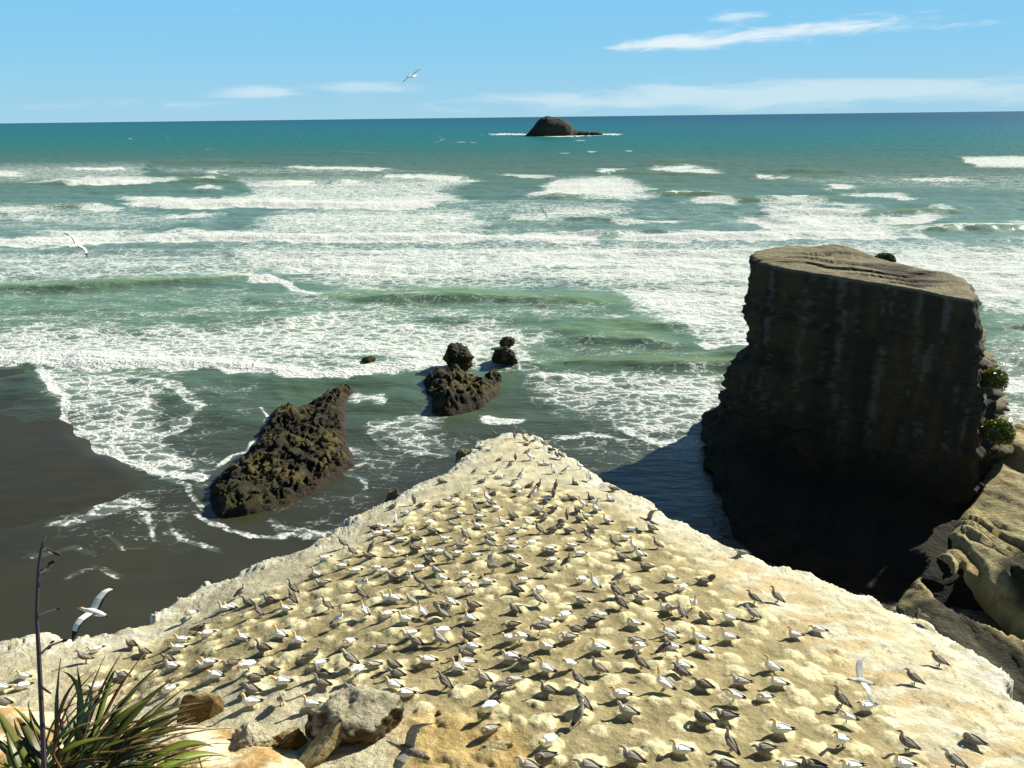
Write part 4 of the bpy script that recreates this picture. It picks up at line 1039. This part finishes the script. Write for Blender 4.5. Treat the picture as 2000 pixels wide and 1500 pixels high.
def build_bird(plum, kind, body, wings='fold', wl=None, wr=None):
    b = BODY[body]; nk = neck(kind, b); spine = b + nk
    parts = []
    parts.append(('body',) + loft(spine))
    if wings == 'fold':
        for s in (-1, 1):
            sh = b[4]; md_ = b[3]; rp = b[2]; tl = b[0]
            w_ = [(sh[0] - .0, s * sh[3] * .72, sh[2] + .02, .03, .055), (md_[0] + .02, s * (md_[3] * .90), md_[2] + .035, .036, .09), (rp[0] + .02, s * (rp[3] * .88), rp[2] + .045, .032, .075), (b[1][0] + .0, s * .055, b[1][2] + .035, .022, .038), (tl[0] - .0, s * .035, tl[2] + .03, .012, .014), (tl[0] - .07, s * .02, tl[2] + .022, .004, .004)]
            parts.append(('wing',) + loft(w_, 10))
    else:
        for s, dat in ((1, wl), (-1, wr)):
            # dat: list of (forward, out, up, chord)
            pts = [(b[3][0] + .05 + a, s * o_, b[3][2] + .03 + u_, ch) for a, o_, u_, ch in dat]
            n = 16; cvec = np.array([p_[:3] for p_ in pts]); chd = np.array([p_[3] for p_ in pts])
            tt_ = np.linspace(0, len(pts) - 1, n)
            c_ = np.stack([np.interp(tt_, range(len(pts)), cvec[:, k]) for k in range(3)], -1); ch = np.interp(tt_, range(len(pts)), chd)
            vs = []; ts = []; fs = []; ring = [(.5, 0), (.42, .5), (.15, .8), (-.2, .5), (-.5, .05), (-.2, -.2), (.15, -.35), (.42, -.3)]
            for i in range(n):
                th = .022 * (1 - i / n) + .006
                for (a, u_) in ring:
                    vs.append((c_[i, 0] + a * ch[i] - .15 * ch[i], c_[i, 1], c_[i, 2] + u_ * th)); ts.append(i / (n - 1) * 10 + (5.0 if a < -.1 else 0) * .0 + (100 if a < -.4 else 0))
            for i in range(n - 1):
                for k in range(8):
                    q_ = (i * 8 + k, i * 8 + (k + 1) % 8, (i + 1) * 8 + (k + 1) % 8, (i + 1) * 8 + k)
                    fs.append(q_ if s > 0 else q_[::-1])
            fs.append(tuple(range(7, -1, -1))); fs.append(tuple((n - 1) * 8 + k for k in range(8)))
            parts.append(('spread',) + (vs, fs, ts))
    # fuse into one skin
    allv = []; allf = []; tag = []; par = []
    for nm, vs, fs, ts in parts:
        o_ = len(allv); allv += [tuple(v) for v in vs]
        for f in fs:
            allf.append(tuple(o_ + i for i in f)); tag.append(nm); par.append(sum(ts[i] for i in f) / len(f))
    src = bpy.data.meshes.new('src'); src.from_pydata(allv, [], allf); src.update()
    bm = bmesh.new(); bm.from_mesh(src); bmesh.ops.recalc_face_normals(bm, faces=bm.faces); bm.to_mesh(src); bm.free()
    so = bpy.data.objects.new('src', src); COL.objects.link(so)
    md_ = so.modifiers.new('fuse', 'REMESH'); md_.mode = 'VOXEL'; md_.voxel_size = .0105 if wings == 'fold' else .0085
    sm = so.modifiers.new('soft', 'SMOOTH'); sm.factor = .5; sm.iterations = 2 if wings == 'fold' else 1
    dg = bpy.context.evaluated_depsgraph_get()
    me = bpy.data.meshes.new_from_object(so.evaluated_get(dg))
    bvh = BVHTree.FromPolygons(allv, allf)
    bpy.data.objects.remove(so); bpy.data.meshes.remove(src)
    v = np.array([q.co[:] for q in me.vertices]); cols = np.zeros((len(v), 4))
    hd = 6.3        # spine index where the head colour starts, bill from 9.6
    white = np.array([.84, .83, .77]); black = np.array([.030, .026, .024]); bill = np.array([.42, .45, .46])
    jn = {'J': (np.array([.15, .13, .105]), np.array([.42, .39, .33]), np.array([.27, .245, .21])), 'G': (np.array([.29, .27, .23]), np.array([.60, .58, .50]), np.array([.56, .54, .47]))}.get(plum)
    zlo = v[:, 2].min()
    for i, co in enumerate(v):
        loc, nor, idx, dist = bvh.find_nearest(Vector(co))
        tg, tp = tag[idx], par[idx]; sp_ = 0.0
        if plum == 'W':
            if tg == 'body':
                k = min(1, max(0, (tp - hd + .6) / 1.2))
                c = white * (1 - k) + np.array(ORANGE) * k * 1.0
                if tp > 9.35: c = black * 2
                if tp > 9.75: c = bill
                if tp < .75: c = black * 1.5
            elif tg == 'wing':
                c = black if tp > 3.1 else white
            else:
                q_ = tp % 100
                c = black if (q_ > 6.9 or (tp >= 50 and q_ > 2.6)) else white
        else:
            dk_, lt_, hd_ = jn
            if tg == 'body':
                k = min(1, max(0, (tp - 4.6) / 1.6))
                under = min(1, max(0, (.15 - nor.z) / .6))
                c = (dk_ * (1 - under) + lt_ * under) * (1 - k) + hd_ * k
                if tp > 9.5: c = np.array([.06, .055, .05])
                sp_ = .9 * (1 - k * .7)
                if tp < .9: c = black * 1.6; sp_ = .1
            elif tg == 'wing':
                c = dk_ if tp < 3.2 else black * 1.4; sp_ = 1.0 if tp < 3.2 else .15
            else:
                q_ = tp % 100
                c = dk_ if q_ < 7 else black * 1.5; sp_ = 1.0 if q_ < 7 else .3
                if nor.z < -.2: c = lt_ * .7
        cols[i, :3] = c; cols[i, 3] = sp_
    # feet
    if body in ('stand', 'level'):
        fx0 = -.02 if body == 'level' else -.06
        bm = bmesh.new(); bm.from_mesh(me); nv0 = len(bm.verts)
        for s in (-1, 1):
            top_ = .24
            for (r1, r2, z1_, z2_) in ((.016, .011, 0.01, top_),):
                g = bmesh.ops.create_cone(bm, segments=6, radius1=r2, radius2=r1, depth=z2_ - z1_)
                bmesh.ops.translate(bm, verts=g['verts'], vec=(fx0, s * .05, (z1_ + z2_) / 2))
            a = [bm.verts.new((fx0 - .02, s * .05, .0)), bm.verts.new((fx0 + .09, s * .05 - .04, .0)), bm.verts.new((fx0 + .11, s * .05, .004)), bm.verts.new((fx0 + .09, s * .05 + .04, .0)), bm.verts.new((fx0 - .01, s * .05, .022))]
            for q_ in ((0, 1, 4), (1, 2, 4), (2, 3, 4), (3, 0, 4), (3, 2, 1, 0)):
                bm.faces.new([a[k] for k in q_])
        bm.to_mesh(me); bm.free()
        cols = np.vstack([cols, np.tile([.06, .06, .055, 0], (len(me.vertices) - nv0, 1))])
    at_ = me.attributes.new('plumage', 'FLOAT_COLOR', 'POINT'); at_.data.foreach_set('color', cols.astype(np.float32).ravel())
    me.polygons.foreach_set('use_smooth', [True] * len(me.polygons))
    me.materials.clear(); me.materials.append(mat_feather)
    me.name = {'W': 'gannet', 'J': 'young_gannet', 'G': 'young_gannet'}[plum]
    return me


m, t = new_mat('feathers')
a_ = t.add('ShaderNodeAttribute', attribute_name='plumage')
tco = t.add('ShaderNodeTexCoord').outputs['Object']
oi = t.add('ShaderNodeObjectInfo').outputs['Random']
vo = t.add('ShaderNodeTexVoronoi', {'Vector': tco, 'Scale': 30.0})
spots = t.math('MULTIPLY', t.smooth(vo.outputs[0], .20, .36, 1.0, 0.0), t.math('MULTIPLY', a_.outputs['Alpha'], .8))
nf, _ = t.noise(tco, 22.0, 4, .6)
k_ = t.math('ADD', t.math('MULTIPLY', t.math('SUBTRACT', nf, .5), .7), 1.0)
var = t.math('ADD', 1.0, t.math('MULTIPLY', t.math('MULTIPLY', t.math('SUBTRACT', oi, .5), a_.outputs['Alpha']), .8))
kk = t.math('MULTIPLY', k_, var)
base_ = t.add('ShaderNodeVectorMath', {0: a_.outputs['Color'], 1: t.add('ShaderNodeCombineXYZ', {0: kk, 1: kk, 2: kk}).outputs[0]}, operation='MULTIPLY').outputs[0]
colf = t.mix(spots, base_, (.62, .60, .54, 1))
bpn = t.add('ShaderNodeBump', {'Strength': .35, 'Distance': .01, 'Height': nf})
bs = t.add('ShaderNodeBsdfPrincipled', {'Base Color': colf, 'Roughness': .75, 'Normal': bpn.outputs[0]})
bs.inputs['Specular IOR Level'].default_value = .2
finish(t, bs.outputs[0])
mat_feather = m

UPW = [(0, .06, 0, .24), (.03, .32, .22, .25), (-.02, .52, .36, .22), (-.16, .72, .40, .15), (-.30, .88, .40, .04)]
UPB = [(.02, .06, 0, .34), (.05, .34, .16, .36), (.0, .58, .26, .30), (-.16, .80, .27, .20), (-.34, .98, .24, .05)]
DNB = [(.02, .06, 0, .34), (.08, .36, .02, .34), (.10, .56, -.05, .28), (.06, .76, -.20, .20), (.0, .92, -.36, .05)]
UPJ = [(.02, .06, 0, .27), (.05, .28, .17, .28), (.0, .42, .30, .23), (-.2, .53, .36, .16), (-.42, .62, .38, .04)]
DNJ = [(.02, .06, 0, .27), (.07, .28, .04, .28), (.08, .44, .0, .24), (.0, .58, -.10, .17), (-.14, .70, -.20, .04)]
GLIDE = [(0, .06, 0, .22), (.06, .35, .07, .22), (.05, .52, .08, .19), (-.05, .75, .03, .13), (-.16, .95, -.02, .03)]
DOWNW = [(0, .06, 0, .22), (.07, .32, .06, .22), (.09, .48, .03, .19), (.05, .64, -.12, .14), (.0, .78, -.28, .03)]
MESH = {}


def bird_mesh(pl, ps, var):
    key = (pl, ps, var)
    if key not in MESH:
        k = {'S': ('S', 'sit') if var == 0 else ('L', 'sit'), 'N': ('N', 'sit'), 'T': ('S', 'stand') if var == 0 else ('N', 'stand'), 'P': ('P', 'sit') if var == 0 else ('P', 'level'), 'D': ('D', 'level'), 'K': ('K', 'level')}.get(ps)
        if ps == 'F':
            MESH[key] = build_bird(pl, 'N', 'level', 'spread', UPJ, UPJ)
        else:
            MESH[key] = build_bird(pl, k[0], k[1])
    return MESH[key]


POSE = {'S': ('sitting', 'sitting low'), 'N': ('sitting, neck raised', 'sitting, neck raised'), 'T': ('standing', 'standing tall'), 'P': ('preening', 'preening'), 'D': ('head bowed', 'head bowed'), 'K': ('neck stretched up', 'neck stretched up'), 'F': ('wings raised', 'wings raised')}
LOOK = {'W': 'white gannet', 'J': 'dark brown juvenile gannet', 'G': 'pale grey juvenile gannet'}
SHORT = {'W': 'white gannet', 'J': 'brown juvenile', 'G': 'grey juvenile'}


def facing(h):
    h %= 360
    return ['right', 'right', 'away', 'away', 'left', 'left', 'the camera', 'the camera'][int(((h + 10) % 360) // 45)] if not (135 <= h <= 225) else 'left'


bw = hit(bpx, bpy_, lambda x, y: H1(x, y))
used = {}
for i, (x, y, pl, ps, hd_) in enumerate(birds):
    var = int(random.random() < .45)
    if ps in 'NDKF': var = 0
    me = bird_mesh(pl, ps, var)
    o = obj('gannet' if pl == 'W' else 'young_gannet', me)
    sc_ = random.uniform(.86, 1.0) * (.86 if (pl == 'G' and ps == 'T' and y < 1000) else 1)
    o.scale = (sc_,) * 3
    q = bw[i]
    o.location = (q[0], q[1], q[2] - (.035 if ps in 'SNP' else .0))
    o.rotation_euler = (random.uniform(-.05, .05), random.uniform(-.05, .08), R(hd_ + random.uniform(-9, 9)))
    # nearest neighbour for the label
    dd = np.hypot(bpx - x, (bpy_ - y) * 1.2); dd[i] = 1e9; j = int(np.argmin(dd))
    px_a, px_b = round(x / 20, 0), round(y / 15, 0)
    where = f'{px_a:.0f}% across, {px_b:.0f}% down'
    dx, dy = x - bpx[j], y - bpy_[j]
    rel = ('right of' if dx > 0 else 'left of') if abs(dx) > abs(dy) * 1.1 else ('below' if dy > 0 else 'above')
    nb_ = birds[j]
    near = f', {rel} {"another " if nb_[2] == pl else "a "}{SHORT[nb_[2]]}' if dd[j] < 38 else ''
    head = f'{LOOK[pl]} {POSE[ps][var]}, facing {facing(hd_)}'
    lab = f'{head}{near}, {where}'
    if len(lab.split()) > 16: lab = f'{head}, {where} the photo'
    if lab in used:
        lab = lab.replace(where, f'{x / 20:.1f}% across, {y / 15:.1f}% down')
    used[lab] = 1
    o['label'] = ' '.join(lab.split()); o['category'] = 'gannet'
    o['group'] = 'white gannets on the ledge' if pl == 'W' else 'juvenile gannets on the ledge'


def flier(px, py, dist, pl, hd_, bank, pitch_, wl, wr, label, scale=1.0):
    me = build_bird(pl, 'F', 'fly', 'spread', wl, wr)
    o = obj('gannet' if pl == 'W' else 'young_gannet', me, label=label, category='gannet')
    o.location = at(np.array(float(px)), np.array(float(py)), np.array(float(dist)))
    o.rotation_mode = 'XYZ'; o.scale = (scale,) * 3
    o.rotation_euler = (Matrix.Rotation(R(hd_), 3, 'Z') @ Matrix.Rotation(-R(pitch_), 3, 'Y') @ Matrix.Rotation(R(bank), 3, 'X')).to_euler()
    o['group'] = 'gannets on the wing'
    return o


flier(184, 1196, 21.5, 'W', 166, -8, 6, DNB, UPB, 'white gannet flying left over the dark water beside the tall flax stalk', .8)
flier(150, 479, 44, 'W', 62, 38, 2, GLIDE, GLIDE, 'white gannet gliding over the surf at the far left')
flier(1062, 415, 72, 'W', 130, 34, -4, UPB, DNB, 'small white gannet flying low over the waves below the islet', .8)
flier(805, 149, 52, 'W', 55, -24, 5, GLIDE, GLIDE, 'white gannet gliding in the blue sky above the horizon')
flier(800, 1466, 20.2, 'J', 163, -24, 12, DNJ, UPJ, 'dark speckled juvenile flapping wings beside the big pale boulder', 1.05)
flier(1268, 1018, 40.5, 'J', 160, -20, 14, UPJ, UPJ, 'brown juvenile landing with raised wings near the right rim of ledge')
flier(1684, 1332, 24.0, 'G', 195, -12, 22, DNJ, UPJ, 'pale grey juvenile with wings spread on the bare right side of ledge')


# ------------------------------------------------------------ plants
def strap(lst, name, mat, parent=None, **props):
    """folded strap leaves, each along a list of points with a width and a tone"""
    V = []; Fs = []; C_ = []
    for pts, wd, tn, roll in lst:
        P = np.array(pts, float); n = 14
        tt_ = np.linspace(0, 1, n); L = len(P)
        # quadratic bezier through three points
        c = (1 - tt_)[:, None] ** 2 * P[0] + 2 * (tt_ * (1 - tt_))[:, None] * P[1] + (tt_ ** 2)[:, None] * P[2]
        tg = np.gradient(c, axis=0); tg /= np.linalg.norm(tg, axis=1, keepdims=True)
        ref = np.array([math.sin(roll), -.35, math.cos(roll)])
        sd_ = np.cross(tg, ref); sd_ /= np.linalg.norm(sd_, axis=1, keepdims=True)
        nn = np.cross(sd_, tg)
        wdt = wd * np.minimum(1, (.55 + 1.4 * tt_)) * np.clip((1 - tt_) * 2.6, 0.02, 1)
        b0 = len(V)
        for i in range(n):
            V += [tuple(c[i] - sd_[i] * wdt[i] * .5 + nn[i] * wdt[i] * .16), tuple(c[i] - nn[i] * wdt[i] * .06), tuple(c[i] + sd_[i] * wdt[i] * .5 + nn[i] * wdt[i] * .16),
                  tuple(c[i] - nn[i] * (wdt[i] * .06 + .004))]
            tip = ss(np.array(tt_[i]), .72, 1.0)
            col = np.array(tn) * (1 - tip) + np.array([.12, .07, .025]) * tip
            e = np.array([.16, .075, .025]) * .6 + col * .4
            C_ += [rgba(e), rgba(col), rgba(e), rgba(col * .8)]
        for i in range(n - 1):
            a = b0 + i * 4; b = a + 4
            Fs += [(a, a + 1, b + 1, b), (a + 1, a + 2, b + 2, b + 1), (a + 2, a + 3, b + 3, b + 2), (a + 3, a, b, b + 3)]
    return obj(name, np_mesh(name, np.array(V), np.array(Fs), mat, True, {'tone': ('FLOAT_COLOR', np.array(C_))}), parent, **props)


m, t = new_mat('flax_leaf')
c_ = attr(t, 'tone').outputs['Color']
n_, _ = t.noise(t.add('ShaderNodeTexCoord').outputs['Object'], 9., 4, .6)
k_ = t.math('ADD', t.math('MULTIPLY', t.math('SUBTRACT', n_, .5), .9), 1.0)
cc = t.add('ShaderNodeVectorMath', {0: c_, 1: t.add('ShaderNodeCombineXYZ', {0: k_, 1: k_, 2: k_}).outputs[0]}, operation='MULTIPLY').outputs[0]
b_ = t.add('ShaderNodeBsdfPrincipled', {'Base Color': cc, 'Roughness': .42})
tr = t.add('ShaderNodeBsdfTranslucent', {'Color': t.mix(1.0, cc, (1.1, 1.25, .5, 1), 'MULTIPLY')})
finish(t, t.add('ShaderNodeMixShader', {0: .22, 1: b_.outputs[0], 2: tr.outputs[0]}).outputs[0])
mat_leaf = m


def P3(x, y, d_):
    return at(np.array(float(x)), np.array(float(y)), np.array(float(d_)))


root = P3(150, 1560, 5.7)
flax = empty('flax_bush', root, label='flax clump with long strap leaves and a tall dark flower stalk, bottom left corner', category='flax')


def rel(p_):
    return tuple(np.array(p_) - root)


G1 = (.085, .135, .022); G2 = (.050, .080, .018); G3 = (.17, .26, .025); BR = (.17, .085, .022); SIL = (.24, .28, .17)
leaves = []
hand = [  # base, mid, tip in the photo, width (m), tone
    ((140, 1540), (170, 1380), (150, 1300), .05, G2), ((120, 1540), (105, 1400), (118, 1285), .035, G1), ((150, 1540), (220, 1370), (330, 1285), .045, G1),
    ((160, 1550), (230, 1400), (345, 1320), .05, G1), ((170, 1550), (250, 1430), (372, 1335), .055, G1), ((165, 1550), (260, 1440), (390, 1365), .05, G2),
    ((150, 1560), (250, 1470), (370, 1385), .05, G1), ((180, 1560), (270, 1470), (350, 1410), .045, G2), ((130, 1550), (150, 1400), (205, 1280), .035, BR),
    ((140, 1550), (165, 1390), (240, 1270), .030, BR), ((150, 1550), (200, 1370), (290, 1268), .030, BR), ((100, 1560), (60, 1420), (30, 1400), .05, G2),
    ((110, 1560), (50, 1420), (5, 1440), .045, (.04, .045, .03)), ((110, 1560), (70, 1470), (20, 1490), .05, G1), ((100, 1560), (50, 1500), (0, 1500), .06, G3),
    ((180, 1570), (250, 1470), (300, 1445), .07, G3), ((210, 1580), (330, 1420), (420, 1460), .065, G3), ((230, 1580), (340, 1450), (445, 1478), .07, G3),
    ((200, 1580), (290, 1500), (360, 1500), .06, G1), ((150, 1560), (140, 1430), (112, 1400), .06, SIL), ((160, 1560), (150, 1400), (120, 1380), .05, SIL),
    ((140, 1550), (190, 1330), (120, 1310), .045, G3), ((150, 1560), (215, 1310), (225, 1310), .035, G3), ((130, 1550), (200, 1340), (170, 1338), .035, (.15, .19, .08))]
for (a, b, c, wd, tn) in hand:
    d0 = random.uniform(5.5, 5.8); d1 = d0 + random.uniform(-.1, .35); d2 = d1 + random.uniform(-.1, .4)
    leaves.append(([rel(P3(*a, d0)), rel(P3(*b, d1)), rel(P3(*c, d2))], wd, np.array(tn) * random.uniform(.8, 1.15), random.uniform(-.7, .7)))
for k in range(170):
    bx = random.uniform(60, 215); by = random.uniform(1520, 1585)
    ang = R(random.gauss(37, 18)); ln_ = random.uniform(120, 290) * (1.0 if k % 3 else .7)
    tx, ty = bx + math.cos(ang) * ln_, by - math.sin(ang) * ln_
    if k % 9 == 0: tx = bx - random.uniform(40, 160); ty = by - random.uniform(60, 180)
    mx_, my_ = bx * .55 + tx * .45 - random.uniform(10, 55), by * .45 + ty * .55 - random.uniform(10, 60)
    tn = random.choice([G1, G1, G2, BR, G3, BR, BR, G1, SIL])
    wd = random.uniform(.016, .046) if tn is not BR else random.uniform(.008, .022)
    d0 = random.uniform(5.5, 5.9); d1 = d0 + random.uniform(-.3, .3)
    leaves.append(([rel(P3(bx, by, d0)), rel(P3(mx_, my_, d1)), rel(P3(tx, ty, d1 + random.uniform(-.2, .3)))], wd, np.array(tn) * random.uniform(.7, 1.2), random.uniform(-.9, .9)))
strap(leaves, 'leaves', mat_leaf, flax)


def tube(bm, pts, r0, r1, seg=8):
    P = [Vector(p_) for p_ in pts]; prev = None
    for i, p_ in enumerate(P):
        tg = (P[min(i + 1, len(P) - 1)] - P[max(i - 1, 0)]).normalized()
        a = tg.orthogonal().normalized(); b = tg.cross(a)
        r = r0 + (r1 - r0) * i / (len(P) - 1)
        ring = [bm.verts.new(p_ + (a * math.cos(2 * math.pi * k / seg) + b * math.sin(2 * math.pi * k / seg)) * r) for k in range(seg)]
        if prev:
            for k in range(seg):
                bm.faces.new((prev[k], prev[(k + 1) % seg], ring[(k + 1) % seg], ring[k]))
        else:
            bm.faces.new(ring[::-1])
        prev = ring
    bm.faces.new(prev)


def simple_mat(name, c, rough=.6, amp=.5, scale=30.):
    m, t = new_mat(name)
    n_, _ = t.noise(t.add('ShaderNodeTexCoord').outputs['Object'], scale, 4, .6)
    cc = t.mix(n_, c4(np.array(c) * (1 - amp)), c4(np.array(c) * (1 + amp)))
    finish(t, t.add('ShaderNodeBsdfPrincipled', {'Base Color': cc, 'Roughness': rough}).outputs[0])
    return m


mat_stalk = simple_mat('flax_stalk', (.022, .010, .015), .5)
mat_pod = simple_mat('dry_pod', (.030, .020, .014), .8)
SD = 5.4
bm = bmesh.new()
st = [(90, 1560), (86, 1500), (84, 1440), (81, 1380), (78, 1320), (75, 1260), (72, 1215), (72, 1180), (74, 1140), (75, 1115), (77, 1095), (80, 1075), (84, 1060)]
tube(bm, [rel(P3(x, y, SD - .12 * i / 12)) for i, (x, y) in enumerate(st)], .015, .007)
br = [[(77, 1280), (95, 1262), (112, 1256), (128, 1250)], [(74, 1202), (90, 1195), (104, 1192), (115, 1188)], [(75, 1122), (86, 1113), (95, 1107), (104, 1101)], [(76, 1120), (84, 1117), (96, 1112)], [(81, 1075), (90, 1070), (95, 1072), (104, 1078), (112, 1081)], [(79, 1340), (90, 1348), (100, 1355)], [(75, 1125), (72, 1122), (70, 1122)], [(84, 1060), (86, 1052), (89, 1046)], [(75, 1140), (79, 1146)]]
for b in br:
    tube(bm, [rel(P3(x, y, SD - .1 + .03 * i)) for i, (x, y) in enumerate(b)], .008, .004, 6)
me = bpy.data.meshes.new('flower_stalk'); bm.to_mesh(me); bm.free(); me.materials.append(mat_stalk)
stalk = obj('flower_stalk', me, flax)
for (x, y, s_, an) in [(101, 1099, 1.0, .5), (81, 1115, .8, .6), (82, 1119, .7, .3), (111, 1081, .9, -.4), (88, 1069, .5, .2), (126, 1251, .8, .4), (102, 1254, .6, .5), (114, 1189, .5, .5), (75, 1104, .6, 1.2), (79, 1085, .6, 1.2), (96, 1266, .6, .6)]:
    v, f = ICO3
    q = v * np.array([.030, .011, .011]) * s_
    cc_, s__ = math.cos(an), math.sin(an)
    q = np.stack([q[:, 0] * cc_ - q[:, 2] * s__, q[:, 1], q[:, 0] * s__ + q[:, 2] * cc_], -1)
    o = obj('seed_pod', np_mesh('seed_pod', q, f, mat_pod), stalk); o.location = rel(P3(x, y, SD - .05))

# dry straw between the flax and the rocks, and twigs at the bottom edge
STR = (.52, .40, .15)
sl = []
r0 = P3(290, 1530, 6.4)
for (a, b, c) in [((210, 1452), (230, 1480), (245, 1500)), ((260, 1455), (280, 1480), (300, 1500)), ((300, 1520), (290, 1450), (262, 1440)), ((200, 1510), (240, 1480), (330, 1478)), ((310, 1530), (340, 1470), (420, 1440)), ((330, 1530), (380, 1490), (450, 1500)), ((240, 1530), (260, 1480), (300, 1420)), ((290, 1530), (320, 1460), (360, 1430))]:
    sl.append(([np.array(P3(*a, 6.3)) - r0, np.array(P3(*b, 6.35)) - r0, np.array(P3(*c, 6.5)) - r0], .010, STR, .2))
for k in range(26):
    x0, y0 = random.uniform(200, 400), random.uniform(1490, 1560); an = random.uniform(.1, 2.6); ln_ = random.uniform(30, 110)
    sl.append(([np.array(P3(x0, y0, 6.3)) - r0, np.array(P3(x0 + math.cos(an) * ln_ * .5, y0 - math.sin(an) * ln_ * .6, 6.4)) - r0, np.array(P3(x0 + math.cos(an) * ln_, y0 - math.sin(an) * ln_, 6.5)) - r0], random.uniform(.006, .012), np.array(STR) * random.uniform(.5, 1.1), random.uniform(-1, 1)))
o = strap(sl, 'dry_grass', mat_leaf, None, label='tuft of pale dry straw at the right side of the flax clump', category='dry grass'); o.location = r0
sl = []
r0 = hit(np.array([1085.]), np.array([1512.]), H1)[0]
for k in range(12):
    a = random.uniform(-1.2, 1.2)
    sl.append(([(random.uniform(-.15, .15), random.uniform(-.1, .1), -.05), (a * .15 + .08, 0, .22), (a * .4 + .2, random.uniform(-.1, .1), random.uniform(.3, .55))], .012, (.16, .075, .03), a))
o = strap(sl, 'dry_twigs', mat_leaf, None, label='sprig of thin reddish dry twigs at the bottom edge, centre', category='twigs'); o.location = r0


# low shrubs on the stack
def shrub(name, loc, size, n, tones, label):
    rg = random.Random(len(label))
    V = []; Fs = []; C_ = []
    for k in range(n):
        while True:
            p_ = np.array([rg.uniform(-1, 1) for _ in range(3)])
            r_ = np.linalg.norm(p_)
            if .45 < r_ < 1 + .12 * rg.random(): break
        if p_[2] < -.55: continue
        p_ = p_ * np.array(size)
        s_ = rg.uniform(.10, .24)
        nrm = Vector((rg.uniform(-1, 1), rg.uniform(-1, 1), rg.uniform(-.2, 1))).normalized(); a = nrm.orthogonal().normalized(); b = nrm.cross(a)
        i0 = len(V); th = rg.uniform(0, 6.28)
        for q_ in range(4):
            e = th + q_ * math.pi / 2; l_ = s_ * (1.4 if q_ % 2 else .55)
            V.append(tuple(np.array(p_) + np.array((a * math.cos(e) + b * math.sin(e)) * l_)))
        Fs.append((i0, i0 + 1, i0 + 2, i0 + 3))
        c = np.array(rg.choice(tones)) * rg.uniform(.7, 1.3)
        C_ += [rgba(c)] * 4
    o = obj(name, np_mesh(name, np.array(V), np.array(Fs), mat_leaf, False, {'tone': ('FLOAT_COLOR', np.array(C_))}), label=label, category='shrub')
    o.location = loc
    return o


DG = [(.035, .05, .012), (.05, .065, .015), (.07, .075, .02)]
MG = [(.10, .13, .02), (.14, .14, .03), (.07, .10, .015)]
shrub('shrub', at_y(np.array(1727.), np.array(508.), 115.0), (1.5, 1.4, .95), 2600, DG, 'round dark bush on the top edge of the tall sea stack')
shrub('shrub', at_y(np.array(1940.), np.array(742.), 90.0), (1.5, 1.6, 1.3), 2200, MG + [(.22, .13, .04)], 'upper green and russet plant patch on the right side of the sea stack')
shrub('shrub', at_y(np.array(1950.), np.array(846.), 87.0), (1.6, 1.8, 1.7), 2600, MG, 'lower green plant patch on the right side of the sea stack')
